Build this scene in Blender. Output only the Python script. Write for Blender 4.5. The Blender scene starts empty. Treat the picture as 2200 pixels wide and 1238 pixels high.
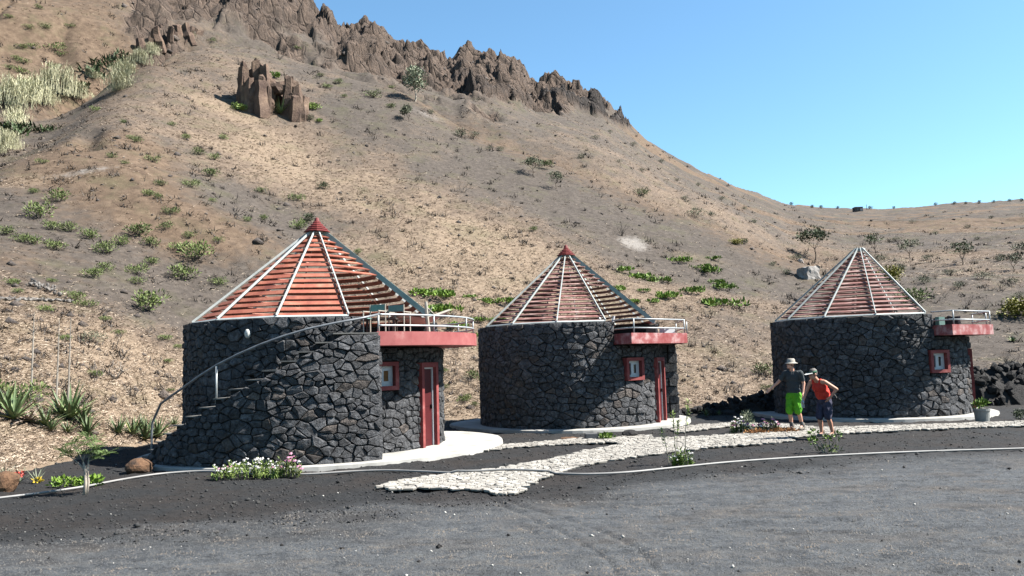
import bpy, bmesh, math, random
import numpy as np
from mathutils import Vector, Matrix

# ------------------------------------------------------------------ camera, sky, sun
SC = bpy.context.scene
COL = SC.collection
R = math.radians
FPX, CX, CY = 1727.0, 1100.0, 619.0          # focal length and centre of the reference frame
EYE = np.array([0.0, 0.0, 2.1])
PITCH, ROLL = math.atan(153.5 / FPX), R(1.63)

cam_d = bpy.data.cameras.new("camera")
cam_d.sensor_fit = 'HORIZONTAL'; cam_d.sensor_width = 36.0
cam_d.lens = 36.0 * FPX / 2200.0
cam_d.clip_start = 0.1; cam_d.clip_end = 3000.0
cam = bpy.data.objects.new("camera", cam_d); COL.objects.link(cam)
cam.matrix_world = (Matrix.Translation(Vector(EYE)) @ Matrix.Rotation(math.pi / 2 + PITCH, 4, 'X')
                    @ Matrix.Rotation(-ROLL, 4, 'Z'))
SC.camera = cam

SUN_AZ = R(86.0)      # measured from -Y (towards the camera) round to +X
SUN_EL = R(49.0)
sun_dir = Vector((math.sin(SUN_AZ) * math.cos(SUN_EL), -math.cos(SUN_AZ) * math.cos(SUN_EL), math.sin(SUN_EL)))
world = bpy.data.worlds.new("World"); SC.world = world; world.use_nodes = True
wt = world.node_tree; wt.nodes.clear()
sky = wt.nodes.new('ShaderNodeTexSky'); sky.sky_type = 'NISHITA'; sky.sun_disc = False
sky.sun_elevation = SUN_EL
sky.sun_rotation = math.atan2(sun_dir.x, sun_dir.y)
sky.altitude = 0.0; sky.air_density = 1.0; sky.dust_density = 0.2; sky.ozone_density = 1.5
bg = wt.nodes.new('ShaderNodeBackground'); bg.inputs['Strength'].default_value = 0.05
wo = wt.nodes.new('ShaderNodeOutputWorld')
tint = wt.nodes.new('ShaderNodeMix'); tint.data_type = 'RGBA'; tint.blend_type = 'MULTIPLY'; tint.inputs[0].default_value = 1.0
tint.inputs[7].default_value = (0.80, 1.06, 1.10, 1.0)      # the camera's cyan rendering of the clear sky
wt.links.new(sky.outputs[0], tint.inputs[6]); wt.links.new(tint.outputs[2], bg.inputs[0]); wt.links.new(bg.outputs[0], wo.inputs[0])
sl = bpy.data.lights.new("sun", 'SUN'); sl.energy = 5.0; sl.angle = R(0.53); sl.color = (1.0, 0.955, 0.88)
sun = bpy.data.objects.new("sun", sl); COL.objects.link(sun)
sun.rotation_euler = (-sun_dir).to_track_quat('-Z', 'Y').to_euler()
sun.location = (20, -10, 40)
SC.view_settings.view_transform = 'Standard'; SC.view_settings.look = 'None'
SC.view_settings.exposure = 2.08; SC.view_settings.gamma = 1.0
SC.view_settings.use_curve_mapping = False

random.seed(7)
RNG = np.random.default_rng(7)

# ------------------------------------------------------------------ geometry of the place
_cp, _sp, _cr, _sr = math.cos(PITCH), math.sin(PITCH), math.cos(ROLL), math.sin(ROLL)
FWD = np.array([0, _cp, _sp]); _U0 = np.array([0, -_sp, _cp]); _R0 = np.array([1.0, 0, 0])
UP = _U0 * _cr + _R0 * _sr; RT = _R0 * _cr - _U0 * _sr

def ray(px, py):
    d = FWD * FPX + RT * (px - CX) - UP * (py - CY)
    return d / np.linalg.norm(d)
def az_t(px, py):
    d = ray(px, py); return math.atan2(d[0], d[1]), d[2] / math.hypot(d[0], d[1])
def gpt(px, py, z=0.0):
    d = ray(px, py); k = (z - EYE[2]) / d[2]; return EYE + d * k

def _hash(ix, iy, s):
    n = (ix.astype(np.int64) * 374761393 + iy.astype(np.int64) * 668265263 + s * 974634533) & 0x7fffffff
    n = ((n ^ (n >> 13)) * 1274126177) & 0x7fffffff
    return ((n ^ (n >> 16)) & 0xffff) / 65535.0
def vnoise(x, y, s=0):
    ix, iy = np.floor(x), np.floor(y); fx, fy = x - ix, y - iy
    fx = fx * fx * fx * (fx * (fx * 6 - 15) + 10); fy = fy * fy * fy * (fy * (fy * 6 - 15) + 10)
    a, b = _hash(ix, iy, s), _hash(ix + 1, iy, s); c, d = _hash(ix, iy + 1, s), _hash(ix + 1, iy + 1, s)
    return (a + (b - a) * fx) * (1 - fy) + (c + (d - c) * fx) * fy
def fbm(x, y, o=4, s=0, g=0.5):
    t, a, n = 0, 1.0, 0.0
    for k in range(o):
        t = t + a * vnoise(x * 2 ** k + 13.7 * k, y * 2 ** k - 7.1 * k, s + k); n += a; a *= g
    return t / n
def ridged(x, y, o=4, s=0):
    t, a, n = 0, 1.0, 0.0
    for k in range(o):
        t = t + a * (1 - np.abs(2 * vnoise(x * 2 ** k + 3.1 * k, y * 2 ** k + 9.2 * k, s + k) - 1)); n += a; a *= 0.5
    return t / n
def blocks(x, y, s=0):
    """plan of jointed rock: one random height per cell"""
    ix, iy = np.floor(x), np.floor(y); best = np.full(x.shape, 9.0); val = np.zeros(x.shape)
    for dx in (-1, 0, 1):
        for dy in (-1, 0, 1):
            cx, cy = ix + dx, iy + dy; px_, py_ = cx + .1 + .8 * _hash(cx, cy, s), cy + .1 + .8 * _hash(cx, cy, s + 1)
            d = (px_ - x) ** 2 + (py_ - y) ** 2; k = d < best; best = np.where(k, d, best); val = np.where(k, _hash(cx, cy, s + 2), val)
    return val
def sstep(a, b, x):
    t = np.clip((x - a) / (b - a), 0, 1); return t * t * (3 - 2 * t)

# foot of the hill, shoulder of the near slope and skyline, each as (px, py, range)
FOOT = [(-900, 1010, 17), (0, 985, 20), (200, 955, 23), (330, 930, 26), (650, 920, 28.6), (990, 905, 29.2), (1250, 890, 31), (1500, 880, 32.5), (1700, 870, 35.5), (2200, 850, 38), (3100, 850, 38)]
SHOULDER = [(-900, 230, 74), (0, 235, 76), (120, 215, 80), (240, 165, 86), (330, 118, 92), (420, 98, 98), (560, 105, 102),
            (640, 128, 102), (760, 165, 97), (870, 205, 92), (1000, 275, 86), (1150, 332, 81), (1270, 385, 77), (1400, 442, 74), (1550, 500, 70),
            (1680, 560, 66), (1850, 600, 66), (2200, 600, 68), (3100, 600, 68)]
SKYLINE = [(-900, -420, 140), (0, -180, 138), (300, -150, 137), (560, -90, 138), (640, -34, 140), (684, 6, 142), (712, 38, 144), (730, 66, 145), (757, 66, 146), (790, 58, 148),
           (832, 92, 150), (862, 117, 153), (880, 122, 156), (905, 122, 158), (940, 130, 160), (975, 134, 162), (990, 124, 164), (1045, 128, 167), (1075, 138, 170), (1110, 150, 172), (1150, 178, 175),
           (1200, 186, 178), (1290, 215, 182), (1345, 262, 186), (1385, 297, 190), (1440, 331, 197), (1500, 362, 208), (1600, 408, 235),
           (1690, 438, 290), (1760, 445, 330), (1900, 449, 345), (2000, 441, 335), (2200, 431, 310), (3100, 395, 290)]
def _tab(L):
    a = np.array([[*az_t(p[0], p[1]), p[2]] for p in L]); return a[np.argsort(a[:, 0])]
def _smooth(T, w):
    g = np.linspace(R(-60), R(60), 1601); k = np.exp(-np.linspace(-2.5, 2.5, 2 * w + 1) ** 2); k /= k.sum()
    return np.stack([g] + [np.convolve(np.pad(np.interp(g, T[:, 0], T[:, j]), w, 'edge'), k, 'valid') for j in (1, 2)], 1)
TF, TS, TK = _smooth(_tab(FOOT), 40), _smooth(_tab(SHOULDER), 36), _smooth(_tab(SKYLINE), 3)
TK[:, 2] = _smooth(_tab(SKYLINE), 40)[:, 2]
ROCK0 = np.array([[az_t(p, 200)[0], v] for p, v in ((-900, .75), (150, .6), (300, .10), (420, .02), (640, .05), (1050, .16), (1180, .4), (1290, .75), (1400, 1.2))])
SPUR = None
CLIFFS = []

BASALT = [None]
def rocky(x, y, z, v, th, r, rock, left):
    """jointed rock, ledges, cliffs and gully walls of the upper slope"""
    cl = 0 * z
    w = x + 3.5 * (fbm(x / 8, y / 8, 2, 21) - .5); q = r + 6 * (fbm(x / 7, y / 7, 2, 22) - .5)
    fl = ridged(w / 6.5, q / 15, 4, 31)
    z = z + rock * ((fl - .62) * 6.5 + (ridged(x / 2.1, y / 2.6, 3, 41) - .6) * 1.2) * (1 - .5 * sstep(.9, 1.02, v))
    wx, wy = x + .8 * (fbm(x / 1.5, y / 1.5, 2, 23) - .5), y + .8 * (fbm(x / 1.5, y / 1.5, 2, 24) - .5)
    jag = (blocks(wx / 4.2, wy / 4.8, 201) - .5) * 2.8 + (blocks(wx / 1.8, wy / 2.1, 211) - .5) * 1.3 + (blocks(wx / .8, wy / .95, 221) - .5) * .55
    z = z + rock * jag
    tier = (q / 7.5) % 1.0
    z = z + rock * (sstep(.35, .62, tier) - tier) * 3.2
    for tht, tt, rb, bas, wd in CLIFFS:
        inn = sstep(tht[0], tht[0] + .008, th) * (1 - sstep(tht[-1] - .008, tht[-1], th))
        rbb = np.interp(th, tht, rb); al = th * rbb
        zt = EYE[2] + rbb * np.interp(th, tht, tt) + 1.5 * (ridged(al / 3.1, al * 0 + bas, 3, 101) - .62) * 2
        zb = np.interp(th, tht, np.array(rb) * 0 + 1) * z
        d1 = 2.6 * ridged(al / 2.6, z * 0 + 3.3 + bas, 3, 103); d2 = d1 + 1.2 + 3.0 * fbm(al / 3.3, z * 0 + 9.1, 3, 105); d3 = d2 + 1.0 + 3.4 * fbm(al / 4.5, z * 0 + 1.1, 3, 107)
        S = .38 * sstep(0, .55, r - rbb - d1) + .34 * sstep(0, .6, r - rbb - d2) + .28 * sstep(0, .7, r - rbb - d3)
        fall = 1 - sstep(wd, wd + 7, r - rbb)
        lift = np.maximum(zt - z + 1.2 * bas * (jag - .5), 0) * S * fall * inn
        z = z + lift; rock = np.maximum(rock, inn * sstep(.1, 1.2, lift)); cl = cl + bas * inn * sstep(.1, 1.2, lift)
    # gully walls on the far left slope
    gl = left * sstep(.05, .3, v) * (1 - rock)
    z = z - gl * 3.2 * sstep(.72, .9, ridged(w / 17, q / 40, 2, 51))
    return z, rock, cl
def terrain(x, y, rough=True):
    """height of the hillside at x, y; also its masks"""
    th, r = np.arctan2(x, y), np.hypot(x, y)
    r0 = np.interp(th, TF[:, 0], TF[:, 2])
    rc = np.interp(th, TS[:, 0], TS[:, 2]); zc = EYE[2] + rc * np.interp(th, TS[:, 0], TS[:, 1])
    rr = np.interp(th, TK[:, 0], TK[:, 2]); zr = EYE[2] + rr * np.interp(th, TK[:, 0], TK[:, 1])
    if rough:
        r0 = r0 + 1.6 * (fbm(x / 4, y / 4, 3, 11) - .5)
    u = (r - r0) / (rc - r0)
    z1 = np.where(u < 0, -0.25 * np.minimum(r0 - r, 3.0), zc * (0.25 * np.clip(u, 0, 1) + 0.75 * np.clip(u, 0, 1) ** 1.25))
    v = (r - rc) / (rr - rc); vc = np.clip(v, 0, 1)
    right = sstep(R(20), R(26), th); left = 1 - sstep(R(-33), R(-19), th)
    gd = 1.9 * (1 - right) + 0.9 * left
    z2 = zc + (zr - zc) * vc - gd * np.exp(-((vc - .07) / .06) ** 2) * sstep(0, .03, vc)
    z = np.where(v <= 0, z1, z2)
    z = np.where(v > 1, zr - (r - rr) * 0.45, z)
    v0 = np.interp(th, ROCK0[:, 0], ROCK0[:, 1])
    rock = sstep(-.02, .2, v - v0 + .5 * (fbm(x / 9, y / 9, 3, 5) - .5)) * sstep(-.06, .05, v)
    cl = 0 * z
    if rough:
        far = np.clip(r / 100, .15, 1.6)
        z = z + far * 1.5 * (fbm(x / 14, y / 14, 4, 1) - .5) * sstep(0, .2, u)
        z = z + far * .34 * (fbm(x / 1.7, y / 1.7, 4, 2) - .5) * sstep(0, .05, u)
        if SPUR is not None:
            d = seg_dist(x, y, SPUR); e = seg_dist(x, y, GULLY)
            z = z + 1.3 * np.exp(-(d / 4.5) ** 2) - 2.2 * np.exp(-(e / 5.0) ** 2)
            z = z - .9 * np.exp(-((seg_dist(x, y, EDGE)) / .8) ** 2)
        m = np.nonzero(v > -.12)[0]
        if len(m):
            z = z.copy(); rock = rock.copy()
            z[m], rock[m], cl[m] = rocky(x[m], y[m], z[m], v[m], th[m], r[m], rock[m], left[m])
    BASALT[0] = cl
    return z, u, v, rock, right, left

_RC = np.concatenate([np.arange(6, 60, .6), np.arange(60, 420, 1.5)])
def hit(px, py, lift=0.0):
    """where the sight line through a reference point meets the hillside or the yard"""
    d = ray(px, py); hd = math.hypot(d[0], d[1]); rs = _RC
    for _ in range(2):
        x, y = d[0] / hd * rs, d[1] / hd * rs; zt = np.maximum(terrain(x, y)[0], 0)
        k = np.nonzero(zt > EYE[2] + d[2] / hd * rs)[0]; i = int(k[0]) if len(k) else len(rs) - 1
        if _ == 0: rs = np.linspace(rs[max(i - 1, 0)], rs[i], 16)
    return np.array([x[i], y[i], zt[i] + lift])
def ground_z(x, y):
    return max(float(terrain(np.array([x]), np.array([y]))[0][0]), 0.0)

def seg_dist(x, y, L):
    d = np.full(np.shape(x), 99.0)
    for (ax, ay), (bx, by) in zip(L[:-1], L[1:]):
        t = np.clip(((x - ax) * (bx - ax) + (y - ay) * (by - ay)) / ((bx - ax) ** 2 + (by - ay) ** 2), 0, 1)
        d = np.minimum(d, np.hypot(x - ax - t * (bx - ax), y - ay - t * (by - ay)))
    return d
_l = [[tuple(hit(*p)[:2]) for p in L] for L in ([(300, 170), (240, 240), (190, 320), (200, 362), (290, 410), (380, 460), (520, 540)],
      [(270, 120), (180, 190), (90, 245), (-60, 300), (-260, 340)], [(196, 305), (186, 330), (190, 352)])]
SPUR, GULLY, EDGE = _l
def cliff(top, bot, basalt, wd):
    T, B = np.array(top, float), np.array(bot, float); xs = np.linspace(T[0, 0], T[-1, 0], 48); th_, tt, rb = [], [], []
    for x in xs:
        yb = np.interp(x, B[:, 0], B[:, 1]); p = hit(x, yb); a, t = az_t(x, np.interp(x, T[:, 0], T[:, 1])); th_.append(a); tt.append(t); rb.append(math.hypot(p[0], p[1]))
    rb = np.convolve(np.pad(rb, 4, 'edge'), np.ones(9) / 9, 'valid')
    return (np.array(th_), np.array(tt), rb, basalt, wd)
_c = [cliff(*q) for q in (
    ([(1152, 190), (1165, 176), (1185, 165), (1215, 155), (1245, 170), (1275, 165), (1290, 174), (1302, 214), (1310, 224), (1325, 206), (1340, 218), (1352, 250), (1362, 276), (1380, 296)], [(1152, 226), (1215, 226), (1285, 256), (1345, 276), (1380, 300)], 1.0, 9),
    ([(968, 140), (980, 130), (990, 112), (1012, 124), (1030, 118), (1045, 114), (1060, 130), (1110, 148), (1150, 176)], [(968, 176), (1010, 200), (1060, 212), (1150, 236)], .45, 12),
    ([(735, 68), (770, 58), (790, 48), (815, 74), (862, 118)], [(735, 104), (790, 102), (862, 140)], .0, 9),
    ([(380, 14), (450, -14), (520, -20), (600, 14), (640, 10), (690, 14)], [(380, 56), (450, 44), (520, 50), (600, 80), (640, 78), (690, 74)], .3, 9))]
CLIFFS += _c

# ------------------------------------------------------------------ materials
def nd(t, k, **kw):
    n = t.nodes.new(k)
    for a, b in kw.items(): setattr(n, a, b)
    return n
def material(name, cols, scale=3.0, detail=8, rough=.9, bump=.0, bscale=30.0, bdist=.02, rand=0.0, stops=None, spec=.3, dist=0.0, metal=0.0, k=.47):
    """noise-mixed colours in world space, optional relief and per-object variation"""
    m = bpy.data.materials.new(name); m.use_nodes = True; t = m.node_tree
    p = t.nodes['Principled BSDF']; p.inputs['Roughness'].default_value = rough; p.inputs['Specular IOR Level'].default_value = spec
    p.inputs['Metallic'].default_value = metal
    geo = nd(t, 'ShaderNodeNewGeometry')
    nz = nd(t, 'ShaderNodeTexNoise'); nz.inputs['Scale'].default_value = scale; nz.inputs['Detail'].default_value = detail
    nz.inputs['Roughness'].default_value = .65; nz.inputs['Distortion'].default_value = dist
    t.links.new(geo.outputs['Position'], nz.inputs['Vector'])
    rp = nd(t, 'ShaderNodeValToRGB'); cr = rp.color_ramp
    stops = stops or [.32 + .36 * i / max(1, len(cols) - 1) for i in range(len(cols))]
    while len(cr.elements) < len(cols): cr.elements.new(.5)
    for e, s, c in zip(cr.elements, stops, cols): e.position = s; e.color = (c[0] * k, c[1] * k, c[2] * k, 1)
    t.links.new(nz.outputs['Fac'], rp.inputs[0]); out = rp.outputs[0]
    if rand:
        oi = nd(t, 'ShaderNodeObjectInfo'); mr = nd(t, 'ShaderNodeMapRange')
        mr.inputs['To Min'].default_value = 1 - rand; mr.inputs['To Max'].default_value = 1 + rand
        t.links.new(oi.outputs['Random'], mr.inputs['Value'])
        mx = nd(t, 'ShaderNodeVectorMath', operation='SCALE')
        t.links.new(out, mx.inputs[0]); t.links.new(mr.outputs[0], mx.inputs['Scale']); out = mx.outputs[0]
    t.links.new(out, p.inputs['Base Color'])
    if bump:
        n2 = nd(t, 'ShaderNodeTexNoise'); n2.inputs['Scale'].default_value = bscale; n2.inputs['Detail'].default_value = 6
        n2.inputs['Roughness'].default_value = .7
        t.links.new(geo.outputs['Position'], n2.inputs['Vector'])
        b = nd(t, 'ShaderNodeBump'); b.inputs['Strength'].default_value = bump; b.inputs['Distance'].default_value = bdist
        t.links.new(n2.outputs['Fac'], b.inputs['Height']); t.links.new(b.outputs[0], p.inputs['Normal'])
    return m

M = {}
M['basalt'] = material('basalt_stone', [(.020, .020, .022), (.062, .063, .068), (.125, .128, .136)], 9, 10, .9, 1.0, 15, .10, .30, k=.82)
M['basalt_brown'] = material('brown_basalt_stone', [(.026, .022, .021), (.072, .061, .056), (.13, .112, .10)], 9, 10, .9, 1.0, 15, .10, .30, k=.82)
M['mortar'] = material('dark_mortar', [(.012, .012, .013), (.03, .03, .032)], 8, 6, .95, .5, 40, .02)
M['slat_red'] = material('red_slat_paint', [(.27, .075, .05), (.42, .13, .08), (.54, .23, .15)], 2.2, 8, .62, .15, 40, .004, .2)
M['slat_faded'] = material('faded_slat_paint', [(.17, .060, .052), (.27, .125, .11), (.48, .34, .31)], 2.4, 8, .7, .15, 40, .004, .25)
M['rib_pale'] = material('pale_rib_paint', [(.42, .47, .46), (.62, .66, .65)], 3, 6, .6, .1, 40, .004)
M['rib_teal'] = material('teal_rib_paint', [(.20, .34, .33), (.36, .50, .48)], 3, 6, .6, .1, 40, .004)
M['cap_red'] = material('cap_red', [(.19, .025, .025), (.30, .05, .045)], 5, 6, .6, .2, 40, .004)
M['frame_red'] = material('surround_red', [(.22, .038, .038), (.33, .07, .066), (.46, .20, .185)], 4, 11, .75, .3, 50, .006, stops=[.36, .58, .74])
M['balcony_red'] = material('balcony_red', [(.34, .075, .075), (.42, .125, .12), (.54, .27, .25)], 2.0, 9, .75, .2, 50, .004, stops=[.35, .58, .74])
M['balcony_worn'] = material('worn_balcony_red', [(.30, .05, .05), (.39, .11, .11), (.58, .36, .35)], 3.2, 10, .75, .2, 50, .004, stops=[.36, .5, .64])
M['door_red'] = material('door_red', [(.075, .008, .010), (.11, .012, .015)], 2, 4, .5)
M['white_paint'] = material('white_frame', [(.68, .70, .74), (.80, .82, .84)], 6, 4, .45)
M['glass_dark'] = material('dark_glass', [(.012, .016, .03), (.03, .035, .05)], 2, 2, .08, spec=.6)
M['curtain'] = material('brown_curtain', [(.22, .10, .035), (.36, .18, .06)], 9, 4, .8)
M['galv'] = material('painted_pipe', [(.40, .43, .45), (.56, .59, .60)], 8, 5, .45, metal=.2)
M['pipe_dark'] = material('worn_steel_pipe', [(.20, .21, .23), (.34, .36, .38)], 5, 6, .45, metal=.4)
M['concrete'] = material('pale_concrete', [(.36, .35, .325), (.50, .485, .455), (.60, .58, .545)], 1.3, 9, .9, .25, 60, .004)
M['tread'] = material('tread_concrete', [(.10, .10, .10), (.22, .215, .20)], 5, 7, .9, .3, 60, .004)
M['terrace'] = material('terrace_screed', [(.16, .15, .145), (.24, .23, .22)], 2, 6, .9)
M['paver'] = material('cream_paver', [(.24, .22, .195), (.41, .385, .345), (.53, .505, .465)], 4, 11, .9, .6, 45, .008, .24)
M['paver_bed'] = material('paver_bedding', [(.10, .09, .08), (.22, .20, .17)], 4, 6, .95, .4, 50, .01)
M['pebble'] = material('dark_pebble', [(.012, .013, .014), (.040, .041, .042), (.10, .093, .086)], 6, 12, .9, k=.45)
M['pebble_road'] = material('grey_pebble', [(.030, .034, .038), (.085, .090, .094), (.125, .122, .118), (.185, .160, .135), (.26, .225, .19)], 2.4, 12, .9, k=.47, stops=[.30, .44, .54, .63, .76])
M['pebble_white'] = material('white_pebble', [(.45, .43, .40), (.66, .64, .60)], 9, 3, .85)
M['hose'] = material('grey_hose', [(.27, .265, .26), (.40, .39, .38)], 2, 5, .55)
M['lava'] = material('lava_clinker', [(.012, .012, .013), (.03, .028, .028), (.055, .048, .045)], 3, 9, .95, 1.0, 18, .06, .3)
M['rock_brown'] = material('brown_rock', [(.075, .045, .034), (.15, .098, .072), (.25, .17, .12)], .9, 9, .92, .9, 6, .12, .22)
M['rock_grey'] = material('grey_cliff_rock', [(.06, .050, .048), (.115, .095, .085), (.19, .15, .125)], .6, 9, .92, .9, 3, .3, .2)
M['boulder_rust'] = material('rust_boulder', [(.045, .03, .022), (.16, .085, .045), (.26, .15, .085)], 6, 8, .92, .9, 22, .03)
M['straw'] = material('straw_blades', [(.40, .30, .225), (.60, .475, .36), (.80, .68, .54)], 3, 4, .9, k=.52)
M['straw_dark'] = material('brown_blades', [(.09, .066, .052), (.19, .14, .105), (.30, .22, .165)], 3, 4, .9)
M['leaf_green'] = material('shrub_leaf', [(.06, .09, .022), (.115, .155, .042), (.18, .215, .07)], 7, 4, .7, rand=.25, k=.62)
M['leaf_dark'] = material('dark_leaf', [(.028, .055, .018), (.055, .09, .028), (.085, .12, .04)], 7, 4, .7, rand=.2)
M['leaf_grey'] = material('grey_leaf', [(.095, .11, .065), (.16, .18, .11), (.23, .25, .16)], 7, 4, .8, rand=.2)
M['leaf_bright'] = material('bright_leaf', [(.10, .19, .02), (.18, .30, .035), (.27, .40, .07)], 6, 4, .6, rand=.2)
M['leaf_yellow'] = material('yellow_leaf', [(.19, .19, .02), (.30, .28, .03), (.10, .13, .02)], 5, 4, .7, rand=.1)
M['leaf_lime'] = material('lime_leaf', [(.22, .33, .07), (.36, .47, .13)], 6, 4, .7, rand=.1)
M['leaf_pale'] = material('pale_leaf', [(.24, .28, .18), (.36, .40, .28)], 8, 4, .8, rand=.1)
M['agave'] = material('agave_leaf', [(.065, .12, .05), (.13, .19, .075), (.22, .27, .12)], 5, 4, .55, rand=.2)
M['agave_dry'] = material('dry_agave_leaf', [(.26, .19, .15), (.42, .33, .27), (.50, .42, .36)], 6, 4, .8)
M['agave_tip'] = material('agave_yellow', [(.20, .25, .06), (.32, .34, .11)], 5, 4, .6)
M['cane'] = material('cane_leaf', [(.36, .36, .20), (.58, .56, .36), (.76, .72, .52)], 3, 4, .8, rand=.2, k=.50)
M['bark'] = material('bark', [(.09, .065, .05), (.17, .13, .10)], 9, 6, .9, .6, 40, .01)
M['bark_pale'] = material('pale_bark', [(.22, .185, .15), (.40, .35, .29)], 9, 6, .9, .5, 40, .006, k=.8)
M['twig'] = material('dry_twig', [(.085, .070, .062), (.17, .145, .125)], 6, 4, .9, rand=.25)
M['twig_pale'] = material('pale_twig', [(.30, .26, .22), (.48, .43, .37)], 6, 4, .9)
M['petal_white'] = material('white_petal', [(.66, .63, .62), (.82, .80, .78)], 12, 3, .6)
M['petal_pink'] = material('pink_petal', [(.50, .16, .30), (.66, .34, .46)], 12, 3, .6)
M['petal_red'] = material('red_petal', [(.50, .03, .02), (.62, .07, .05)], 9, 3, .6)
M['petal_orange'] = material('orange_succulent', [(.40, .16, .05), (.58, .30, .11)], 9, 3, .7)
M['petal_yellow'] = material('yellow_petal', [(.62, .42, .02), (.72, .55, .05)], 9, 3, .6)
M['pot'] = material('pot_concrete', [(.24, .25, .24), (.36, .37, .355)], 5, 7, .9, .3, 50, .005)
M['soil'] = material('pot_soil', [(.02, .017, .014), (.05, .04, .03)], 20, 4, .95)
M['block_pink'] = material('pink_block', [(.20, .12, .12), (.30, .19, .185)], 6, 6, .9, .4, 40, .01)
M['block_grey'] = material('grey_block', [(.10, .10, .105), (.18, .18, .185)], 6, 6, .9, .4, 40, .01)
M['canvas_teal'] = material('teal_canvas', [(.17, .33, .29), (.24, .42, .37)], 6, 4, .85)
M['canvas_cream'] = material('cream_canvas', [(.50, .46, .38), (.66, .62, .53)], 5, 5, .9, .3, 20, .01)
M['wood_pale'] = material('pale_wood', [(.40, .36, .30), (.58, .54, .47)], 6, 6, .8)
M['wood_dark'] = material('dark_wood', [(.03, .025, .02), (.07, .055, .045)], 6, 6, .7)
M['lamp_white'] = material('lamp_plastic', [(.70, .69, .64), (.80, .79, .75)], 6, 3, .4)
M['skin'] = material('skin', [(.46, .24, .17), (.55, .30, .215)], 9, 4, .55, k=.8)
M['skin_tan'] = material('tanned_skin', [(.40, .195, .13), (.48, .245, .165)], 9, 4, .55, k=.75)
M['hair_dark'] = material('brown_hair', [(.03, .02, .014), (.06, .04, .028)], 60, 4, .7)
M['hair_grey'] = material('grey_hair', [(.10, .085, .075), (.2, .18, .16)], 60, 4, .7)
M['cloth_grey'] = material('charcoal_cotton', [(.045, .055, .062), (.07, .082, .09)], 9, 5, .95, .35, 14, .02)
M['cloth_green'] = material('lime_shorts_cloth', [(.10, .42, .012), (.15, .56, .02)], 7, 5, .8, .45, 11, .025)
M['cloth_red'] = material('red_vest_cloth', [(.50, .028, .018), (.64, .05, .03)], 8, 5, .85, .4, 12, .02, k=.62)
M['cloth_navy'] = material('navy_shorts_cloth', [(.035, .035, .07), (.075, .075, .13)], 8, 5, .9, .45, 12, .025)
M['hat_felt'] = material('pale_hat_cloth', [(.44, .40, .35), (.56, .52, .46)], 12, 4, .95, .3, 60, .004)
M['visor_white'] = material('visor_cloth', [(.68, .68, .66), (.78, .78, .76)], 10, 3, .8)
M['visor_green'] = material('visor_band', [(.02, .12, .06), (.03, .17, .09)], 10, 3, .8)
M['boot'] = material('walking_boot', [(.16, .135, .11), (.30, .26, .22)], 14, 4, .9, .3, 60, .004)
M['sock'] = material('grey_sock', [(.10, .10, .105), (.17, .17, .175)], 14, 4, .95)
M['black_plastic'] = material('black_plastic', [(.008, .008, .009), (.016, .016, .018)], 9, 3, .4)
M['bottle'] = material('clear_bottle', [(.42, .50, .56), (.60, .67, .72)], 9, 3, .12, spec=.6)
M['far_wall'] = material('far_building_wall', [(.09, .075, .07), (.15, .13, .12)], 1, 4, .9)
M['far_pale'] = material('far_building_pale', [(.34, .33, .34), (.44, .43, .44)], 1, 4, .9)
M['ruin'] = material('dry_stone', [(.10, .09, .085), (.21, .19, .175), (.32, .30, .28)], 3, 6, .95, .5, 20, .02, .25)
M['tarp_pale'] = material('pale_boulder_face', [(.26, .24, .225), (.46, .43, .41)], 1.6, 7, .9, .5, 8, .05)

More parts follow.
